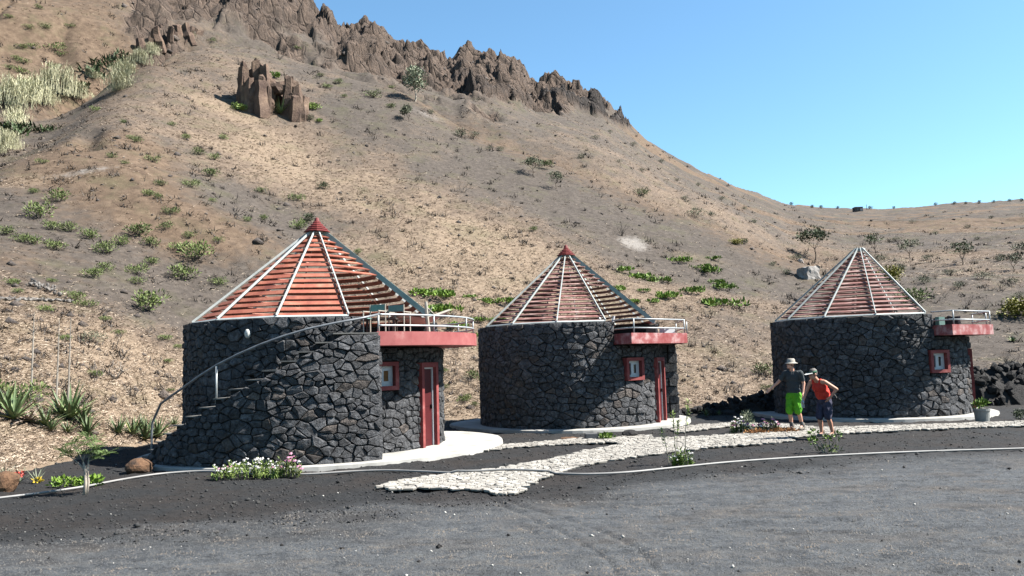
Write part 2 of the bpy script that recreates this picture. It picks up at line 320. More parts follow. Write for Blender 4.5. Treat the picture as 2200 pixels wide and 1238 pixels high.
def ground_material():
    """black volcanic grit: loose and dark by the huts, packed grey on the track"""
    m = bpy.data.materials.new('volcanic_grit'); m.use_nodes = True; t = m.node_tree; L = t.links
    p = t.nodes['Principled BSDF']; p.inputs['Roughness'].default_value = .93; p.inputs['Specular IOR Level'].default_value = .25
    geo = nd(t, 'ShaderNodeNewGeometry'); at = nd(t, 'ShaderNodeAttribute', attribute_name='mask')
    sep = nd(t, 'ShaderNodeSeparateColor'); L.new(at.outputs['Color'], sep.inputs[0])
    def noise(sc, det=8, vec=None, rg=.65):
        n = nd(t, 'ShaderNodeTexNoise'); n.inputs['Scale'].default_value = sc; n.inputs['Detail'].default_value = det
        n.inputs['Roughness'].default_value = rg; L.new(vec or geo.outputs['Position'], n.inputs['Vector']); return n
    def ramp(src, pts):
        r = nd(t, 'ShaderNodeValToRGB')
        while len(r.color_ramp.elements) < len(pts): r.color_ramp.elements.new(.5)
        for e, (s, c) in zip(r.color_ramp.elements, pts): e.position = s; e.color = (*c, 1)
        L.new(src, r.inputs[0]); return r.outputs[0]
    def mix(f, a, b):
        x = nd(t, 'ShaderNodeMix', data_type='RGBA'); L.new(f, x.inputs[0]); L.new(a, x.inputs[6]); L.new(b, x.inputs[7]); return x.outputs[2]
    grit = ramp(noise(34, 5, rg=.75).outputs[0], [(.34, (.005, .006, .007)), (.5, (.017, .018, .020)), (.68, (.052, .053, .056))])
    brown = ramp(noise(26, 5, rg=.75).outputs[0], [(.34, (.010, .008, .008)), (.52, (.027, .022, .020)), (.7, (.068, .056, .049))])
    loose = mix(ramp(noise(.55, 5).outputs[0], [(.42, (0, 0, 0)), (.62, (1, 1, 1))]), grit, brown)
    mp = nd(t, 'ShaderNodeMapping'); mp.inputs['Scale'].default_value = (.5, 1.1, 1); mp.inputs['Rotation'].default_value = (0, 0, R(-8))
    L.new(geo.outputs['Position'], mp.inputs['Vector'])
    pk1 = ramp(noise(30, 6, rg=.75).outputs[0], [(.30, (.030, .033, .036)), (.5, (.108, .115, .121)), (.70, (.215, .222, .226))])
    pk2 = ramp(noise(22, 6, rg=.75).outputs[0], [(.30, (.045, .037, .032)), (.5, (.122, .105, .090)), (.70, (.22, .19, .162))])
    streak = ramp(noise(1.1, 7, mp.outputs[0]).outputs[0], [(.50, (0, 0, 0)), (.68, (.85, .85, .85))])
    packed = mix(streak, pk1, pk2)
    dk = ramp(noise(3.2, 10, mp.outputs[0], .75).outputs[0], [(.36, (.36, .37, .40)), (.49, (.76, .78, .83)), (.62, (1.0, 1.0, 1.0)), (.75, (1.0, .98, .95))])
    mul = nd(t, 'ShaderNodeMix', data_type='RGBA', blend_type='MULTIPLY'); mul.inputs[0].default_value = 1
    L.new(packed, mul.inputs[6]); L.new(dk, mul.inputs[7])
    sc_ = nd(t, 'ShaderNodeVectorMath', operation='SCALE'); sc_.inputs['Scale'].default_value = .49
    L.new(mix(sep.outputs[0], loose, mul.outputs[2]), sc_.inputs[0]); L.new(sc_.outputs[0], p.inputs['Base Color'])
    b = nd(t, 'ShaderNodeBump'); b.inputs['Strength'].default_value = .9; b.inputs['Distance'].default_value = .03
    L.new(noise(38, 6, rg=.8).outputs[0], b.inputs['Height']); L.new(b.outputs[0], p.inputs['Normal'])
    return m

def hill_material():
    m = bpy.data.materials.new('hillside_soil'); m.use_nodes = True; t = m.node_tree; L = t.links
    p = t.nodes['Principled BSDF']; p.inputs['Roughness'].default_value = .95; p.inputs['Specular IOR Level'].default_value = .15
    geo = nd(t, 'ShaderNodeNewGeometry'); at = nd(t, 'ShaderNodeAttribute', attribute_name='mask')
    sep = nd(t, 'ShaderNodeSeparateColor'); L.new(at.outputs['Color'], sep.inputs[0])
    def noise(sc, det=8, rg=.65, vec=None):
        n = nd(t, 'ShaderNodeTexNoise'); n.inputs['Scale'].default_value = sc; n.inputs['Detail'].default_value = det
        n.inputs['Roughness'].default_value = rg; L.new(vec or geo.outputs['Position'], n.inputs['Vector']); return n.outputs[0]
    def ramp(src, pts):
        r = nd(t, 'ShaderNodeValToRGB')
        while len(r.color_ramp.elements) < len(pts): r.color_ramp.elements.new(.5)
        for e, (s, c) in zip(r.color_ramp.elements, pts): e.position = s; e.color = (*c, 1)
        L.new(src, r.inputs[0]); return r.outputs[0]
    def mix(f, a, b):
        x = nd(t, 'ShaderNodeMix', data_type='RGBA'); L.new(f, x.inputs[0]); L.new(a, x.inputs[6]); L.new(b, x.inputs[7]); return x.outputs[2]
    def math_(op, a, b):
        x = nd(t, 'ShaderNodeMath', operation=op, use_clamp=False)
        for i, q in enumerate((a, b)):
            if isinstance(q, (int, float)): x.inputs[i].default_value = q
            else: L.new(q, x.inputs[i])
        return x.outputs[0]
    ash = ramp(noise(2.6, 10, .78), [(.3, (.056, .046, .039)), (.5, (.115, .096, .082)), (.7, (.20, .168, .142))])
    straw = ramp(noise(3.5, 9, .75), [(.3, (.108, .080, .061)), (.5, (.212, .157, .117)), (.68, (.37, .284, .212))])
    orange = ramp(noise(1.6, 9, .7), [(.3, (.10, .069, .049)), (.5, (.175, .122, .084)), (.7, (.27, .195, .138))])
    vm = nd(t, 'ShaderNodeMapping'); vm.inputs['Scale'].default_value = (1, 1, .3); L.new(geo.outputs['Position'], vm.inputs['Vector'])
    rock = ramp(noise(.8, 10, .75, vm.outputs[0]), [(.30, (.070, .055, .048)), (.44, (.16, .122, .100)), (.58, (.25, .185, .148)), (.74, (.38, .295, .24))])
    # patchy litter: break the straw up into small flecks
    fl = noise(9.0, 8, .85)
    sm = math_('ADD', math_('MULTIPLY', sep.outputs[0], 1.15), math_('ADD', math_('MULTIPLY', math_('SUBTRACT', fl, .5), 2.4), math_('MULTIPLY', math_('SUBTRACT', noise(.7, 5, .6), .5), 1.0)))
    sm = ramp(sm, [(.25, (0, 0, 0)), (.72, (1, 1, 1))])
    bright = ramp(noise(4.5, 10, .78), [(.3, (.19, .138, .098)), (.5, (.38, .285, .20)), (.68, (.62, .50, .37))])
    hi = ramp(math_('ADD', sep.outputs[0], math_('MULTIPLY', math_('SUBTRACT', noise(1.6, 8, .75), .5), 1.1)), [(.62, (0, 0, 0)), (1.1, (.6, .6, .6))])
    straw = mix(hi, straw, bright)
    col = mix(sm, ash, straw)
    om = ramp(math_('ADD', sep.outputs[2], math_('MULTIPLY', math_('SUBTRACT', noise(1.2, 6, .7), .5), .9)), [(.32, (0, 0, 0)), (.7, (1, 1, 1))])
    col = mix(om, col, orange)
    olive = ramp(noise(5, 8, .75), [(.3, (.07, .072, .038)), (.6, (.17, .165, .085))])
    ol = ramp(noise(.33, 7, .7), [(.52, (0, 0, 0)), (.72, (.55, .55, .55))])
    col = mix(ol, col, olive)
    rm = ramp(math_('ADD', sep.outputs[1], math_('MULTIPLY', math_('SUBTRACT', noise(.9, 6, .7), .5), .6)), [(.3, (0, 0, 0)), (.62, (1, 1, 1))])
    col = mix(rm, col, rock)
    pale = nd(t, 'ShaderNodeRGB'); pale.outputs[0].default_value = (.34, .31, .285, 1)
    pm = ramp(math_('ADD', at.outputs['Alpha'], math_('MULTIPLY', math_('SUBTRACT', noise(2.4, 8, .8), .5), 1.3)), [(.45, (0, 0, 0)), (.85, (1, 1, 1))])
    col = mix(pm, col, pale.outputs[0])
    sep2 = nd(t, 'ShaderNodeAttribute', attribute_name='basalt')
    dark = ramp(noise(.8, 9, .72), [(.3, (.040, .036, .036)), (.5, (.085, .074, .070)), (.72, (.16, .135, .12))])
    col = mix(sep2.outputs['Fac'], col, dark)
    sc_ = nd(t, 'ShaderNodeVectorMath', operation='SCALE'); sc_.inputs['Scale'].default_value = .415
    L.new(col, sc_.inputs[0]); L.new(sc_.outputs[0], p.inputs['Base Color'])
    b = nd(t, 'ShaderNodeBump'); b.inputs['Strength'].default_value = .8; b.inputs['Distance'].default_value = .07
    L.new(noise(9.0, 9, .8), b.inputs['Height'])
    vo = nd(t, 'ShaderNodeTexVoronoi', feature='DISTANCE_TO_EDGE'); vo.inputs['Scale'].default_value = .75; L.new(vm.outputs[0], vo.inputs['Vector'])
    ck = ramp(vo.outputs['Distance'], [(.0, (0, 0, 0)), (.10, (1, 1, 1))])
    hh = math_('ADD', math_('MULTIPLY', noise(1.3, 10, .8, vm.outputs[0]), .7), math_('MULTIPLY', ck, .3))
    b2 = nd(t, 'ShaderNodeBump'); b2.inputs['Distance'].default_value = 1.3; L.new(rm, b2.inputs['Strength']); L.new(hh, b2.inputs['Height']); L.new(b.outputs[0], b2.inputs['Normal'])
    L.new(b2.outputs[0], p.inputs['Normal'])
    return m
M['grit'] = ground_material(); M['hill'] = hill_material()

# ------------------------------------------------------------------ mesh helpers
def tag(o, label=None, cat=None, group=None, kind=None):
    if label: o['label'] = label
    if cat: o['category'] = cat
    if group: o['group'] = group
    if kind: o['kind'] = kind
    return o
def empty(name, loc=(0, 0, 0), rz=0.0, parent=None):
    o = bpy.data.objects.new(name, None); COL.objects.link(o); o.location = Vector(loc); o.rotation_euler = (0, 0, rz)
    o.empty_display_size = .2
    if parent: o.parent = parent
    return o
def link(name, me, parent=None, loc=(0, 0, 0), rz=0.0):
    o = bpy.data.objects.new(name, me); COL.objects.link(o); o.location = Vector(loc); o.rotation_euler = (0, 0, rz)
    if parent: o.parent = parent
    return o
def np_mesh(name, V, F, mats, mi=None, smooth=False):
    me = bpy.data.meshes.new(name); V = np.asarray(V, np.float32); F = np.asarray(F, np.int32); k = F.shape[1]
    me.vertices.add(len(V)); me.vertices.foreach_set('co', V.ravel())
    me.loops.add(F.size); me.loops.foreach_set('vertex_index', F.ravel())
    me.polygons.add(len(F)); me.polygons.foreach_set('loop_start', np.arange(0, F.size, k, dtype=np.int32))
    me.polygons.foreach_set('loop_total', np.full(len(F), k, np.int32))
    for q in (mats if isinstance(mats, (list, tuple)) else [mats]): me.materials.append(q)
    if mi is not None: me.polygons.foreach_set('material_index', np.asarray(mi, np.int32))
    if smooth: me.polygons.foreach_set('use_smooth', np.ones(len(F), bool))
    me.update(calc_edges=True); return me
class MB:
    """collects faces of one mesh"""
    def __init__(s): s.V, s.F, s.I = [], [], []
    def add(s, v, f, m=0):
        k = len(s.V); s.V += [tuple(map(float, q)) for q in v]; s.F += [tuple(i + k for i in q) for q in f]; s.I += [m] * len(f)
    def box(s, c, size, rot=None, m=0):
        hx, hy, hz = size[0] / 2, size[1] / 2, size[2] / 2
        v = [Vector((x * hx, y * hy, z * hz)) for x in (-1, 1) for y in (-1, 1) for z in (-1, 1)]
        if rot is not None: v = [rot @ q for q in v]
        s.add([Vector(c) + q for q in v], [(0, 1, 3, 2), (4, 6, 7, 5), (0, 4, 5, 1), (2, 3, 7, 6), (0, 2, 6, 4), (1, 5, 7, 3)], m)
    def tube(s, pts, rad, n=6, m=0, cap=True):
        pts = [Vector(p) for p in pts]; rad = rad if isinstance(rad, (list, tuple)) else [rad] * len(pts)
        up = Vector((0, 0, 1)); v, f = [], []; ref = None
        for i, p in enumerate(pts):
            d = (pts[min(i + 1, len(pts) - 1)] - pts[max(i - 1, 0)]).normalized()
            if ref is None:
                ref = d.cross(up if abs(d.z) < .9 else Vector((1, 0, 0))).normalized()
            ref = (ref - d * ref.dot(d)).normalized(); b = d.cross(ref)
            for k in range(n):
                a = 2 * math.pi * k / n; v.append(p + (ref * math.cos(a) + b * math.sin(a)) * rad[i])
        for i in range(len(pts) - 1):
            for k in range(n):
                f.append((i * n + k, i * n + (k + 1) % n, (i + 1) * n + (k + 1) % n, (i + 1) * n + k))
        if cap: f.append(tuple(range(n - 1, -1, -1))); f.append(tuple(range((len(pts) - 1) * n, len(pts) * n)))
        s.add(v, f, m)
    def lathe(s, prof, n=16, c=(0, 0, 0), m=0, sy=1.0):
        v, f = [], []
        for r, z in prof:
            for k in range(n):
                a = 2 * math.pi * k / n; v.append((c[0] + r * math.cos(a), c[1] + sy * r * math.sin(a), c[2] + z))
        for i in range(len(prof) - 1):
            for k in range(n): f.append((i * n + k, i * n + (k + 1) % n, (i + 1) * n + (k + 1) % n, (i + 1) * n + k))
        s.add(v, f, m)
    def mesh(s, name, mats, smooth=False):
        me = bpy.data.meshes.new(name); me.from_pydata(s.V, [], s.F)
        for q in (mats if isinstance(mats, (list, tuple)) else [mats]): me.materials.append(q)
        me.polygons.foreach_set('material_index', s.I)
        if smooth: me.polygons.foreach_set('use_smooth', [True] * len(s.F))
        me.update(); return me
    def build(s, name, mats, parent=None, loc=(0, 0, 0), rz=0.0, smooth=False):
        return link(name, s.mesh(name, mats, smooth), parent, loc, rz)
def frame_at(phi, rad, z=0.0):
    """local frame on a round wall: x along the wall, y outwards, z up"""
    o = Vector((math.sin(phi), -math.cos(phi), 0)); tg = Vector((math.cos(phi), math.sin(phi), 0))
    m = Matrix((tg, o, Vector((0, 0, 1)))).transposed()
    return o * rad + Vector((0, 0, z)), m
def polar(phi, rad, z): return Vector((math.sin(phi) * rad, -math.cos(phi) * rad, z))

# ------------------------------------------------------------------ yard and hillside
def poly_y(line, x):
    a = np.array(line); return np.interp(x, a[:, 0], a[:, 1])
TRACK_EDGE = [tuple(gpt(*p)[:2]) for p in [(-500, 1200), (0, 1165), (300, 1140), (600, 1115), (900, 1088), (1250, 1062), (1500, 1012), (1800, 992), (2200, 972), (2700, 960)]]
RUTS = [[tuple(gpt(*p)[:2]) for p in L] for L in (
    [(1088, 1072), (1140, 1095), (1210, 1115), (1290, 1140), (1360, 1175), (1420, 1238)],
    [(1062, 1072), (1105, 1098), (1165, 1125), (1230, 1155), (1290, 1190), (1330, 1238)],
    [(1400, 1102), (1560, 1112), (1700, 1112), (1840, 1120)], [(1560, 1140), (1700, 1142), (1860, 1146), (2000, 1150)],
    [(500, 1190), (700, 1178), (900, 1168), (1040, 1160)], [(1250, 1085), (1450, 1082), (1650, 1076), (1850, 1066)], [(1330, 1120), (1500, 1124), (1650, 1122)], [(1900, 1040), (2050, 1052), (2200, 1060)], [(250, 1205), (420, 1196), (600, 1192)], [(1720, 1180), (1900, 1196), (2060, 1222)])]
def yard_height(x, y):
    ey = poly_y(TRACK_EDGE, x); pk = 1 - sstep(-2.0, .9, y - ey + 2.6 * (fbm(x / 2.4, y / 1.0, 5, 61) - .5))
    z = .05 * (fbm(x / 2.2, y / 2.2, 3, 62) - .5) + (.055 - .025 * pk) * (fbm(x / .3, y / .22, 3, 63) - .5) + (.034 - .006 * pk) * (fbm(x / .12, y / .09, 2, 65) - .5)
    for L in RUTS:
        d = seg_dist(x + .1 * (fbm(x / .7, y / .7, 2, 64) - .5), y, L)
        z = z - .015 * np.exp(-(d / .04) ** 2) + .008 * np.exp(-((d - .12) / .06) ** 2)
    return z - .005, pk
th = np.linspace(R(-50), R(50), 760); rad = np.concatenate([[1.0, 3.0, 5.0], np.geomspace(6.0, 46, 370)])
TH, RD = np.meshgrid(th, rad); X, Y = (RD * np.sin(TH)).ravel(), (RD * np.cos(TH)).ravel()
Z, PK = yard_height(X, Y)
def grid_faces(nr, nc):
    i = (np.arange(nr - 1)[:, None] * nc + np.arange(nc - 1)[None]).ravel()
    return np.stack([i, i + 1, i + nc + 1, i + nc], 1)
me = np_mesh('gravel_yard', np.stack([X, Y, Z], 1), grid_faces(len(rad), len(th))[:, ::-1], M['grit'], smooth=True)
a = me.attributes.new('mask', 'FLOAT_COLOR', 'POINT'); a.data.foreach_set('color', np.stack([PK, PK * 0, PK * 0, PK * 0 + 1], 1).astype(np.float32).ravel())
tag(link('gravel_yard', me), 'black volcanic gravel yard with a packed grey vehicle track', kind='structure')
mb = MB(); mb.add([(-160, -160, -.06), (160, -160, -.06), (160, 50, -.06), (-160, 50, -.06)], [(0, 1, 2, 3)])
tag(mb.build('ground', M['pebble']), 'dark volcanic ground around the yard', kind='structure')

BLOBS = dict(   # patches of the hillside: (px, py, metres across, metres up the slope, strength)
    straw=[(150, 780, 12, 9, .55), (60, 900, 10, 6, .5), (260, 900, 8, 5, .6), (250, 700, 8, 5, .25), (850, 520, 13, 13, .45), (760, 330, 13, 16, .42), (520, 230, 12, 20, .4), (950, 640, 10, 8, .35), (1010, 470, 9, 7, .3),
           (900, 860, 9, 5, .4), (1520, 700, 11, 8, .22), (1560, 800, 10, 5, .35), (1100, 560, 8, 6, .35), (420, 330, 8, 12, .15), (1500, 430, 22, 30, .25), (1450, 545, 5, 2, .5), (1630, 660, 6, 2, .5), (1950, 560, 20, 14, .3), (2100, 830, 8, 4, .2), (180, 372, 3.2, 1.3, .9), (100, 385, 4, 1.6, .7)],
    ash=[(300, 470, 12, 9, .5), (200, 560, 10, 9, .35), (430, 420, 9, 9, .4), (740, 240, 6, 10, .4), (1290, 450, 18, 12, .6), (1000, 330, 9, 12, .2), (2150, 720, 10, 8, .4), (480, 640, 7, 7, .4), (560, 460, 6, 6, .3)],
    orange=[(110, 340, 11, 8, .55), (240, 330, 5, 8, .4), (300, 400, 4, 4, .4), (400, 470, 5, 3, .55), (500, 530, 5, 3, .5), (60, 570, 6, 5, .5), (230, 100, 16, 22, .4), (2080, 545, 12, 6, .45), (1720, 500, 12, 12, .35), (60, 130, 12, 14, .35), (620, 320, 6, 6, .2)],
    pale=[(1362, 524, 1.5, 2.0, .95), (920, 248, 3.2, 2.0, .6), (1740, 600, 3, .8, .5), (180, 368, 3.0, .7, .7)])
BW = {k: [(hit(b[0], b[1]), b[2], b[3], b[4]) for b in L] for k, L in BLOBS.items()}
def blob_sum(key, x, y):
    t = 0 * x
    for c, wx, wr, s in BW[key]:
        thc, rc_ = math.atan2(c[0], c[1]), math.hypot(c[0], c[1])
        dt = (x * math.cos(thc) - y * math.sin(thc)); dr = (x * math.sin(thc) + y * math.cos(thc)) - rc_
        t = t + s * np.exp(-(dt / wx) ** 2 - (dr / wr) ** 2)
    return t
def hill_masks(x, y, u, v, rock, right, left):
    straw = np.clip(.16 + blob_sum('straw', x, y) - blob_sum('ash', x, y) + .75 * (fbm(x / 3.5, y / 3.5, 4, 71) - .5) + .25 * sstep(.25, 0, u), 0, 1)
    orange = blob_sum('orange', x, y) + .75 * np.exp(-((v - .05) / .09) ** 2) * (1 - right) * sstep(R(-14), R(-6), np.arctan2(x, y))
    orange = orange + .45 * (fbm(x / 9, y / 9, 3, 81) - .5) + .25 * left * sstep(.0, .1, v)
    orange = orange + .8 * sstep(.62, .8, ridged(x / 40 + y / 70, y / 16, 2, 83)) * sstep(.05, .3, v) * sstep(R(6), R(10), np.arctan2(x, y))
    return np.stack([straw, rock, np.clip(orange, 0, 1), np.clip(blob_sum('pale', x, y), 0, 1)], 1)
th = np.concatenate([np.linspace(R(-58), R(-37), 50)[:-1], np.linspace(R(-37), R(37), 740), np.linspace(R(37), R(58), 50)[1:]])
rad = np.concatenate([np.arange(15, 62, .16), np.arange(62, 200, .34), np.arange(200, 430, 2.0)])
TH, RD = np.meshgrid(th, rad); X, Y = (RD * np.sin(TH)).ravel(), (RD * np.cos(TH)).ravel()
Z, U_, V_, RK, RI, LE = terrain(X, Y); BS = BASALT[0]
me = np_mesh('hillside', np.stack([X, Y, Z], 1), grid_faces(len(rad), len(th))[:, ::-1], M['hill'])
a = me.attributes.new('mask', 'FLOAT_COLOR', 'POINT'); a.data.foreach_set('color', hill_masks(X, Y, U_, V_, RK, RI, LE).astype(np.float32).ravel())
a = me.attributes.new('basalt', 'FLOAT', 'POINT'); a.data.foreach_set('value', np.clip(BS, 0, 1).astype(np.float32).ravel())
tag(link('hillside', me), 'dry volcanic hillside with straw litter and a rocky skyline', kind='structure')

# ------------------------------------------------------------------ stone facing
def clip_half(poly, a, b, c):
    """keep the side where a*s + b*z <= c"""
    out = []
    for i in range(len(poly)):
        p, q = poly[i], poly[(i + 1) % len(poly)]
        dp, dq = a * p[0] + b * p[1] - c, a * q[0] + b * q[1] - c
        if dp <= 0: out.append(p)
        if (dp < 0 < dq) or (dq < 0 < dp):
            t = dp / (dp - dq); out.append((p[0] + t * (q[0] - p[0]), p[1] + t * (q[1] - p[1])))
    return out
def area(p):
    return .5 * sum(p[i][0] * p[(i + 1) % len(p)][1] - p[(i + 1) % len(p)][0] * p[i][1] for i in range(len(p)))
def voronoi(pts, box, stretch=1.0, near=16):
    P = np.array(pts); Q = P * np.array([1, stretch]); cells = []
    for i in range(len(P)):
        d = np.sum((Q - Q[i]) ** 2, 1); idx = np.argsort(d)[1:near]
        poly = [(box[0], box[2] * stretch), (box[1], box[2] * stretch), (box[1], box[3] * stretch), (box[0], box[3] * stretch)]
        for j in idx:
            a, b = Q[j] - Q[i]; mid = (Q[j] + Q[i]) / 2
            poly = clip_half(poly, a, b, a * mid[0] + b * mid[1])
            if len(poly) < 3: break
        cells.append([(x, z / stretch) for x, z in poly] if len(poly) > 2 else None)
    return cells
def stone_cells(box, w, h, rng, rects=(), halves=(), drop=.26):
    pts = []; nz = max(1, round((box[3] - box[2]) / h)); nx = max(1, round((box[1] - box[0]) / w))
    for k in range(nz):
        for i in range(nx):
            if rng.random() < drop: continue
            pts.append((box[0] + (i + .5 * (k % 2) + .25 + rng.uniform(-.36, .36)) * w, box[2] + (k + .5 + rng.uniform(-.38, .38)) * (box[3] - box[2]) / nz))
            if rng.random() < .13: pts.append((pts[-1][0] + .1, pts[-1][1] + rng.uniform(-.1, .1)))
    out = []
    for poly in voronoi(pts, box, 1.5):
        if not poly: continue
        for hp in halves:
            poly = clip_half(poly, *hp)
            if len(poly) < 3: break
        if len(poly) < 3: continue
        for (a0, a1, b0, b1) in rects:
            xs, zs = [p[0] for p in poly], [p[1] for p in poly]
            if max(xs) > a0 and min(xs) < a1 and max(zs) > b0 and min(zs) < b1:
                best = max((clip_half(poly, *q) for q in ((1, 0, a0), (-1, 0, -a1), (0, 1, b0), (0, -1, -b1))), key=lambda p: area(p) if len(p) > 2 else 0)
                poly = best if len(best) > 2 else []
                if len(poly) < 3: break
        if len(poly) > 2 and area(poly) > .006: out.append(poly)
    return out
def stone_geo(poly, rng, gap=.009, proud=.05, tilt=.4):
    """a rough-hewn block: (s, z, depth) vertices and faces"""
    # merge very short edges
    q = []
    for p in poly:
        if not q or math.hypot(p[0] - q[-1][0], p[1] - q[-1][1]) > .035: q.append(p)
    if len(q) > 3 and math.hypot(q[0][0] - q[-1][0], q[0][1] - q[-1][1]) < .035: q.pop()
    if len(q) < 3: return None
    cx, cz = sum(p[0] for p in q) / len(q), sum(p[1] for p in q) / len(q); n = len(q); v = []
    tx, tz = tilt * rng.uniform(-.3, .3), tilt * rng.uniform(-.3, .3); pr = proud * rng.uniform(.6, 1.4)
    for ring, (k, dep, jit) in enumerate(((1.0, -.05, 0), (1.0, pr * .45, .006), (.84, pr * .9, .012), )):
        for p in q:
            dx, dz = p[0] - cx, p[1] - cz; L = math.hypot(dx, dz); f = max(.2, 1 - gap / max(L, .02)) * (k if ring < 2 else k + rng.uniform(-.12, .12))
            v.append((cx + dx * f + rng.uniform(-jit, jit), cz + dz * f + rng.uniform(-jit, jit),
                      dep + (tilt * rng.uniform(-.018, .018) + tx * dx + tz * dz if ring else 0)))
    v.append((cx + rng.uniform(-.03, .03), cz + rng.uniform(-.02, .02), pr * rng.uniform(.85, 1.15)))
    f = []
    for r_ in range(2):
        for i in range(n): f.append((r_ * n + i, r_ * n + (i + 1) % n, (r_ + 1) * n + (i + 1) % n, (r_ + 1) * n + i))
    for i in range(n): f.append((2 * n + i, 2 * n + (i + 1) % n, 3 * n))
    return v, f
def lay_stones(parent, cells, rad, rng, budget, vis, mat):
    """face a round wall; the largest stones in view are single objects"""
    geo = []
    for poly in cells:
        g = stone_geo(poly, rng)
        if g:
            phi = sum(p[0] for p in poly) / len(poly) / rad; geo.append((area(poly) if vis(phi) else -1, g))
    geo.sort(key=lambda t: -t[0]); rest = MB()
    for i, (ar, (v, f)) in enumerate(geo):
        w = [polar(s / rad, rad + d, z) for s, z, d in v]
        if i < budget and ar > 0:
            c = sum(w, Vector()) / len(w); b = MB(); b.add([p - c for p in w], f); b.build('stone', M['basalt_brown'] if rng.random() < .14 else mat, parent, c)
        else: rest.add(w, f)
    if rest.V: tag(rest.build('small_stones', mat, parent), kind='stuff')

def round_wall(rad, inner, top, cuts):
    """a ring wall with rectangular openings (phi0, phi1, z0, z1)"""
    ph = sorted(set([R(a) for a in range(-180, 181, 5)] + [c[0] for c in cuts] + [c[1] for c in cuts]))
    zs = sorted(set([0.0, top] + [min(c[2], top) for c in cuts] + [min(c[3], top) for c in cuts])); b = MB()
    hole = lambda p, z: any(c[0] < p < c[1] and c[2] < z < c[3] for c in cuts)
    n, m = len(ph) - 1, len(zs) - 1
    H = [[hole((ph[i] + ph[i + 1]) / 2, (zs[k] + zs[k + 1]) / 2) for k in range(m)] for i in range(n)]
    for i in range(n):
        for k in range(m):
            if H[i][k]: continue
            p0, p1, z0, z1 = ph[i], ph[i + 1], zs[k], zs[k + 1]
            o = [polar(p0, rad, z0), polar(p1, rad, z0), polar(p1, rad, z1), polar(p0, rad, z1)]
            q = [polar(p0, inner, z0), polar(p1, inner, z0), polar(p1, inner, z1), polar(p0, inner, z1)]
            b.add(o, [(0, 1, 2, 3)]); b.add(q, [(3, 2, 1, 0)])
            if k == m - 1 or H[i][k + 1]: b.add([o[3], o[2], q[2], q[3]], [(0, 1, 2, 3)])
            if k > 0 and H[i][k - 1]: b.add([o[0], q[0], q[1], o[1]], [(0, 1, 2, 3)])
            if H[(i - 1) % n][k]: b.add([o[0], o[3], q[3], q[0]], [(0, 1, 2, 3)])
            if H[(i + 1) % n][k]: b.add([o[1], q[1], q[2], o[2]], [(0, 1, 2, 3)])
    return b

